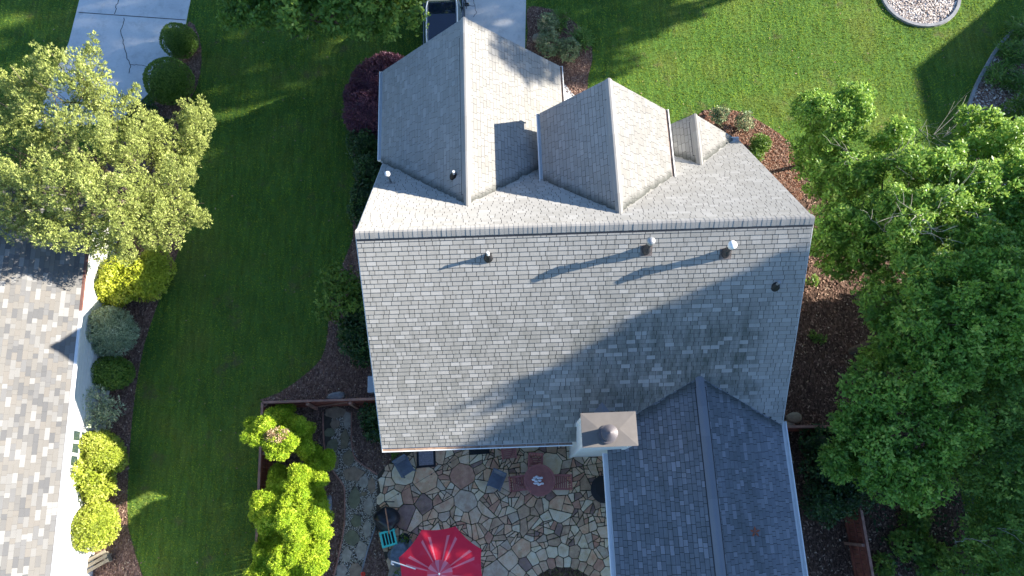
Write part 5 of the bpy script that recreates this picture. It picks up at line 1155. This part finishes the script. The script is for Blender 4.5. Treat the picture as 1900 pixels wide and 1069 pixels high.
# front beds
plant('flowering_shrub', 'grey green shrub with pinkish shoots, upper one in the front bed', 'shrub', [(1018,48,.5,.42,.45,.45)], M['garden'], 130, 5, .11, .03, .8, .5, 91, lump=.25)
plant('flowering_shrub', 'grey green shrub with yellow shoots beside the tan rock', 'shrub', [(1020,82,.5,.48,.55,.5)], M['garden'], 130, 5, .11, .03, .8, .5, 92, lump=.25)
plant('flowering_shrub', 'grey green shrub beneath the strappy clump in the front bed', 'shrub', [(1056,90,.5,.42,.48,.5)], M['garden'], 130, 5, .11, .03, .8, .5, 93, lump=.25)
plant('strappy_plant', 'grassy strap leaved clump at the top of the front bed', 'plant', [(1038,38,.15,.3,.35,.2)], M['strap'], 34, 12, .36, .020, .9, .5, 94)
plant('strappy_plant', 'grassy strap leaved clump at the right side of the front bed', 'plant', [(1078,75,.15,.35,.42,.2)], M['strap'], 34, 12, .36, .020, .9, .5, 95)
plant('flowering_shrub', 'small variegated shrub in orange mulch behind the smallest gable, left one', 'shrub', [(1336,214,.4,.34,.34,.38)], M['garden'], 150, 5, .10, .028, .8, .5, 96, lump=.25)
plant('flowering_shrub', 'small variegated shrub in orange mulch, right one behind the smallest gable', 'shrub', [(1382,226,.4,.3,.38,.38)], M['garden'], 150, 5, .10, .028, .8, .5, 97, lump=.25)
plant('evergreen_shrub', 'round bronze green shrub between the front right corner and the glossy tree', 'shrub', [(1410,268,.4,.4,.38,.4), (1400,290,.35,.3,.3,.35)], M['box'], 220, 5, .08, .02, .7, .6, 98, lump=.1, core=.8)
for i, (px, py, lab) in enumerate([(1875,100,'strappy green clump behind the upper end of the curved edging'), (1895,60,'strappy green clump at the top right corner'), (1860,140,'strappy green clump nearest the middle of the curved edging'), (1895,160,'dark strappy clump at the right border below the others')]):
    plant('strappy_plant', lab, 'plant', [(px, py, .2, .55, .5, .25)], M['strap'], 34, 12, .36, .020, .9, .5, 100+i)
plant('evergreen_shrub', 'dull green rounded shrub at the right border above the tall trees', 'shrub', [(1890,210,.6,.7,.6,.6)], M['box'], 120, 5, .1, .03, .8, .5, 105, lump=.25)

# ------------------------------------------------------------------ trees and house that stand beyond the right edge and cast the long shadows
def shade_tree(x, y, lobes, label, seed, dens=13, L=.42, mat='maple'):
    e = empty('tall_tree', (x, y, 0), 0, label, 'tree'); lob = [(l[0]-x, l[1]-y, l[2], l[3], l[4], l[5]) for l in lobes]
    foliage('crown', M[mat], e, lob, dens, 5, L, L*.32, .85, .4, seed, lump=.12, shell=.5, low=1)
    trunk(e, (0,0,0), lob, .3, seed)
TX = 27
zt = lambda z: z-(30-TX)*.4014      # tops measured at x = 30
shade_tree(TX, 7.5, [(TX, 8.6, zt(14.55), 2.2, 1.9, 1.8), (TX, 6.2, zt(13.4), 2.5, 2.6, 2.3), (TX, 8.0, 9, 2.6, 2.6, 3.2), (TX, 6.5, 6, 2.4, 3, 3)], 'tall broad tree right of the house, top level with the roof shadow', 201, 16)
shade_tree(TX, 2.5, [(TX, 3.2, zt(13.05), 2.6, 2.9, 2.6), (TX, .8, zt(12.9), 2.6, 2.8, 2.6), (TX, 2, 8, 2.8, 3.6, 3.4), (TX, 2, 5, 2.6, 3.4, 3)], 'tall tree second in the row right of the house', 202, 16)
shade_tree(TX, -4, [(TX, -2.6, zt(13.1), 2.6, 2.8, 2.5), (TX, -5.4, zt(12.5), 2.6, 2.8, 2.6), (TX, -4, 8, 2.8, 3.6, 3.4), (TX, -4, 5, 2.6, 3.4, 3)], 'tall tree third in the row right of the house', 203, 16)
shade_tree(TX+1, 4.8, [(TX+1, 4.8, zt(12.3), 2.4, 3.4, 3.0), (TX+1, -1, zt(11.8), 2.4, 3.4, 3.2), (TX+1, 4, 7, 2.6, 4, 4), (TX+1, -1, 7, 2.4, 4, 4)], 'tall tree behind the row right of the house', 204, 12)
shade_tree(30, 27.5, [(30, 22.0, 17.0, 1.8, 1.15, 4.2), (30, 22.8, 12.6, 1.7, 1.3, 2.6), (30, 24.6, 10.6, 1.6, 1.5, 1.6), (30, 27.0, 15, 2.6, 2.7, 5.2), (30, 31, 15.5, 3, 3.2, 6), (31, 27.5, 19.5, 2.4, 3.0, 3.8), (31, 27.5, 11, 1.6, 1.8, 1.8), (30, 23.6, 20.2, 1.6, 1.6, 2.0), (30.5, 24.6, 16.2, 1.3, .75, 3.6), (30, 20.3, 16.6, 1.3, .9, 1.7)], 'very tall spreading tree beyond the front lawn', 205, 8, .36)
shade_tree(-2, 29, [(-2, 27, 6, 2.5, 2, 2.5), (0, 30, 7, 2.6, 2.4, 2.6), (-5, 28, 6.5, 2.4, 2.4, 2.6)], 'leafy street tree beyond the parked car', 206, 10)
hr = empty('neighbour_house', (36, 12, 0), 0, 'low brick house with a hipped grey roof beyond the right lawn', 'house')
m = MB(); m.box((0,0,1.4), (9,21.4,2.8)); m.build('wall', M['brick'], hr)
m = MB(); a_, b_ = 5, 11.3; V = [(-a_,-b_,2.8), (a_,-b_,2.8), (a_,b_,2.8), (-a_,b_,2.8), (-0,-b_+4,7.45), (0,b_-2.8,7.45)]; m.add(V, [(3,2,1,0), (0,1,4), (1,2,5,4), (2,3,5), (3,0,4,5)]); m.build('roof', M['shingle_shaded'], hr)
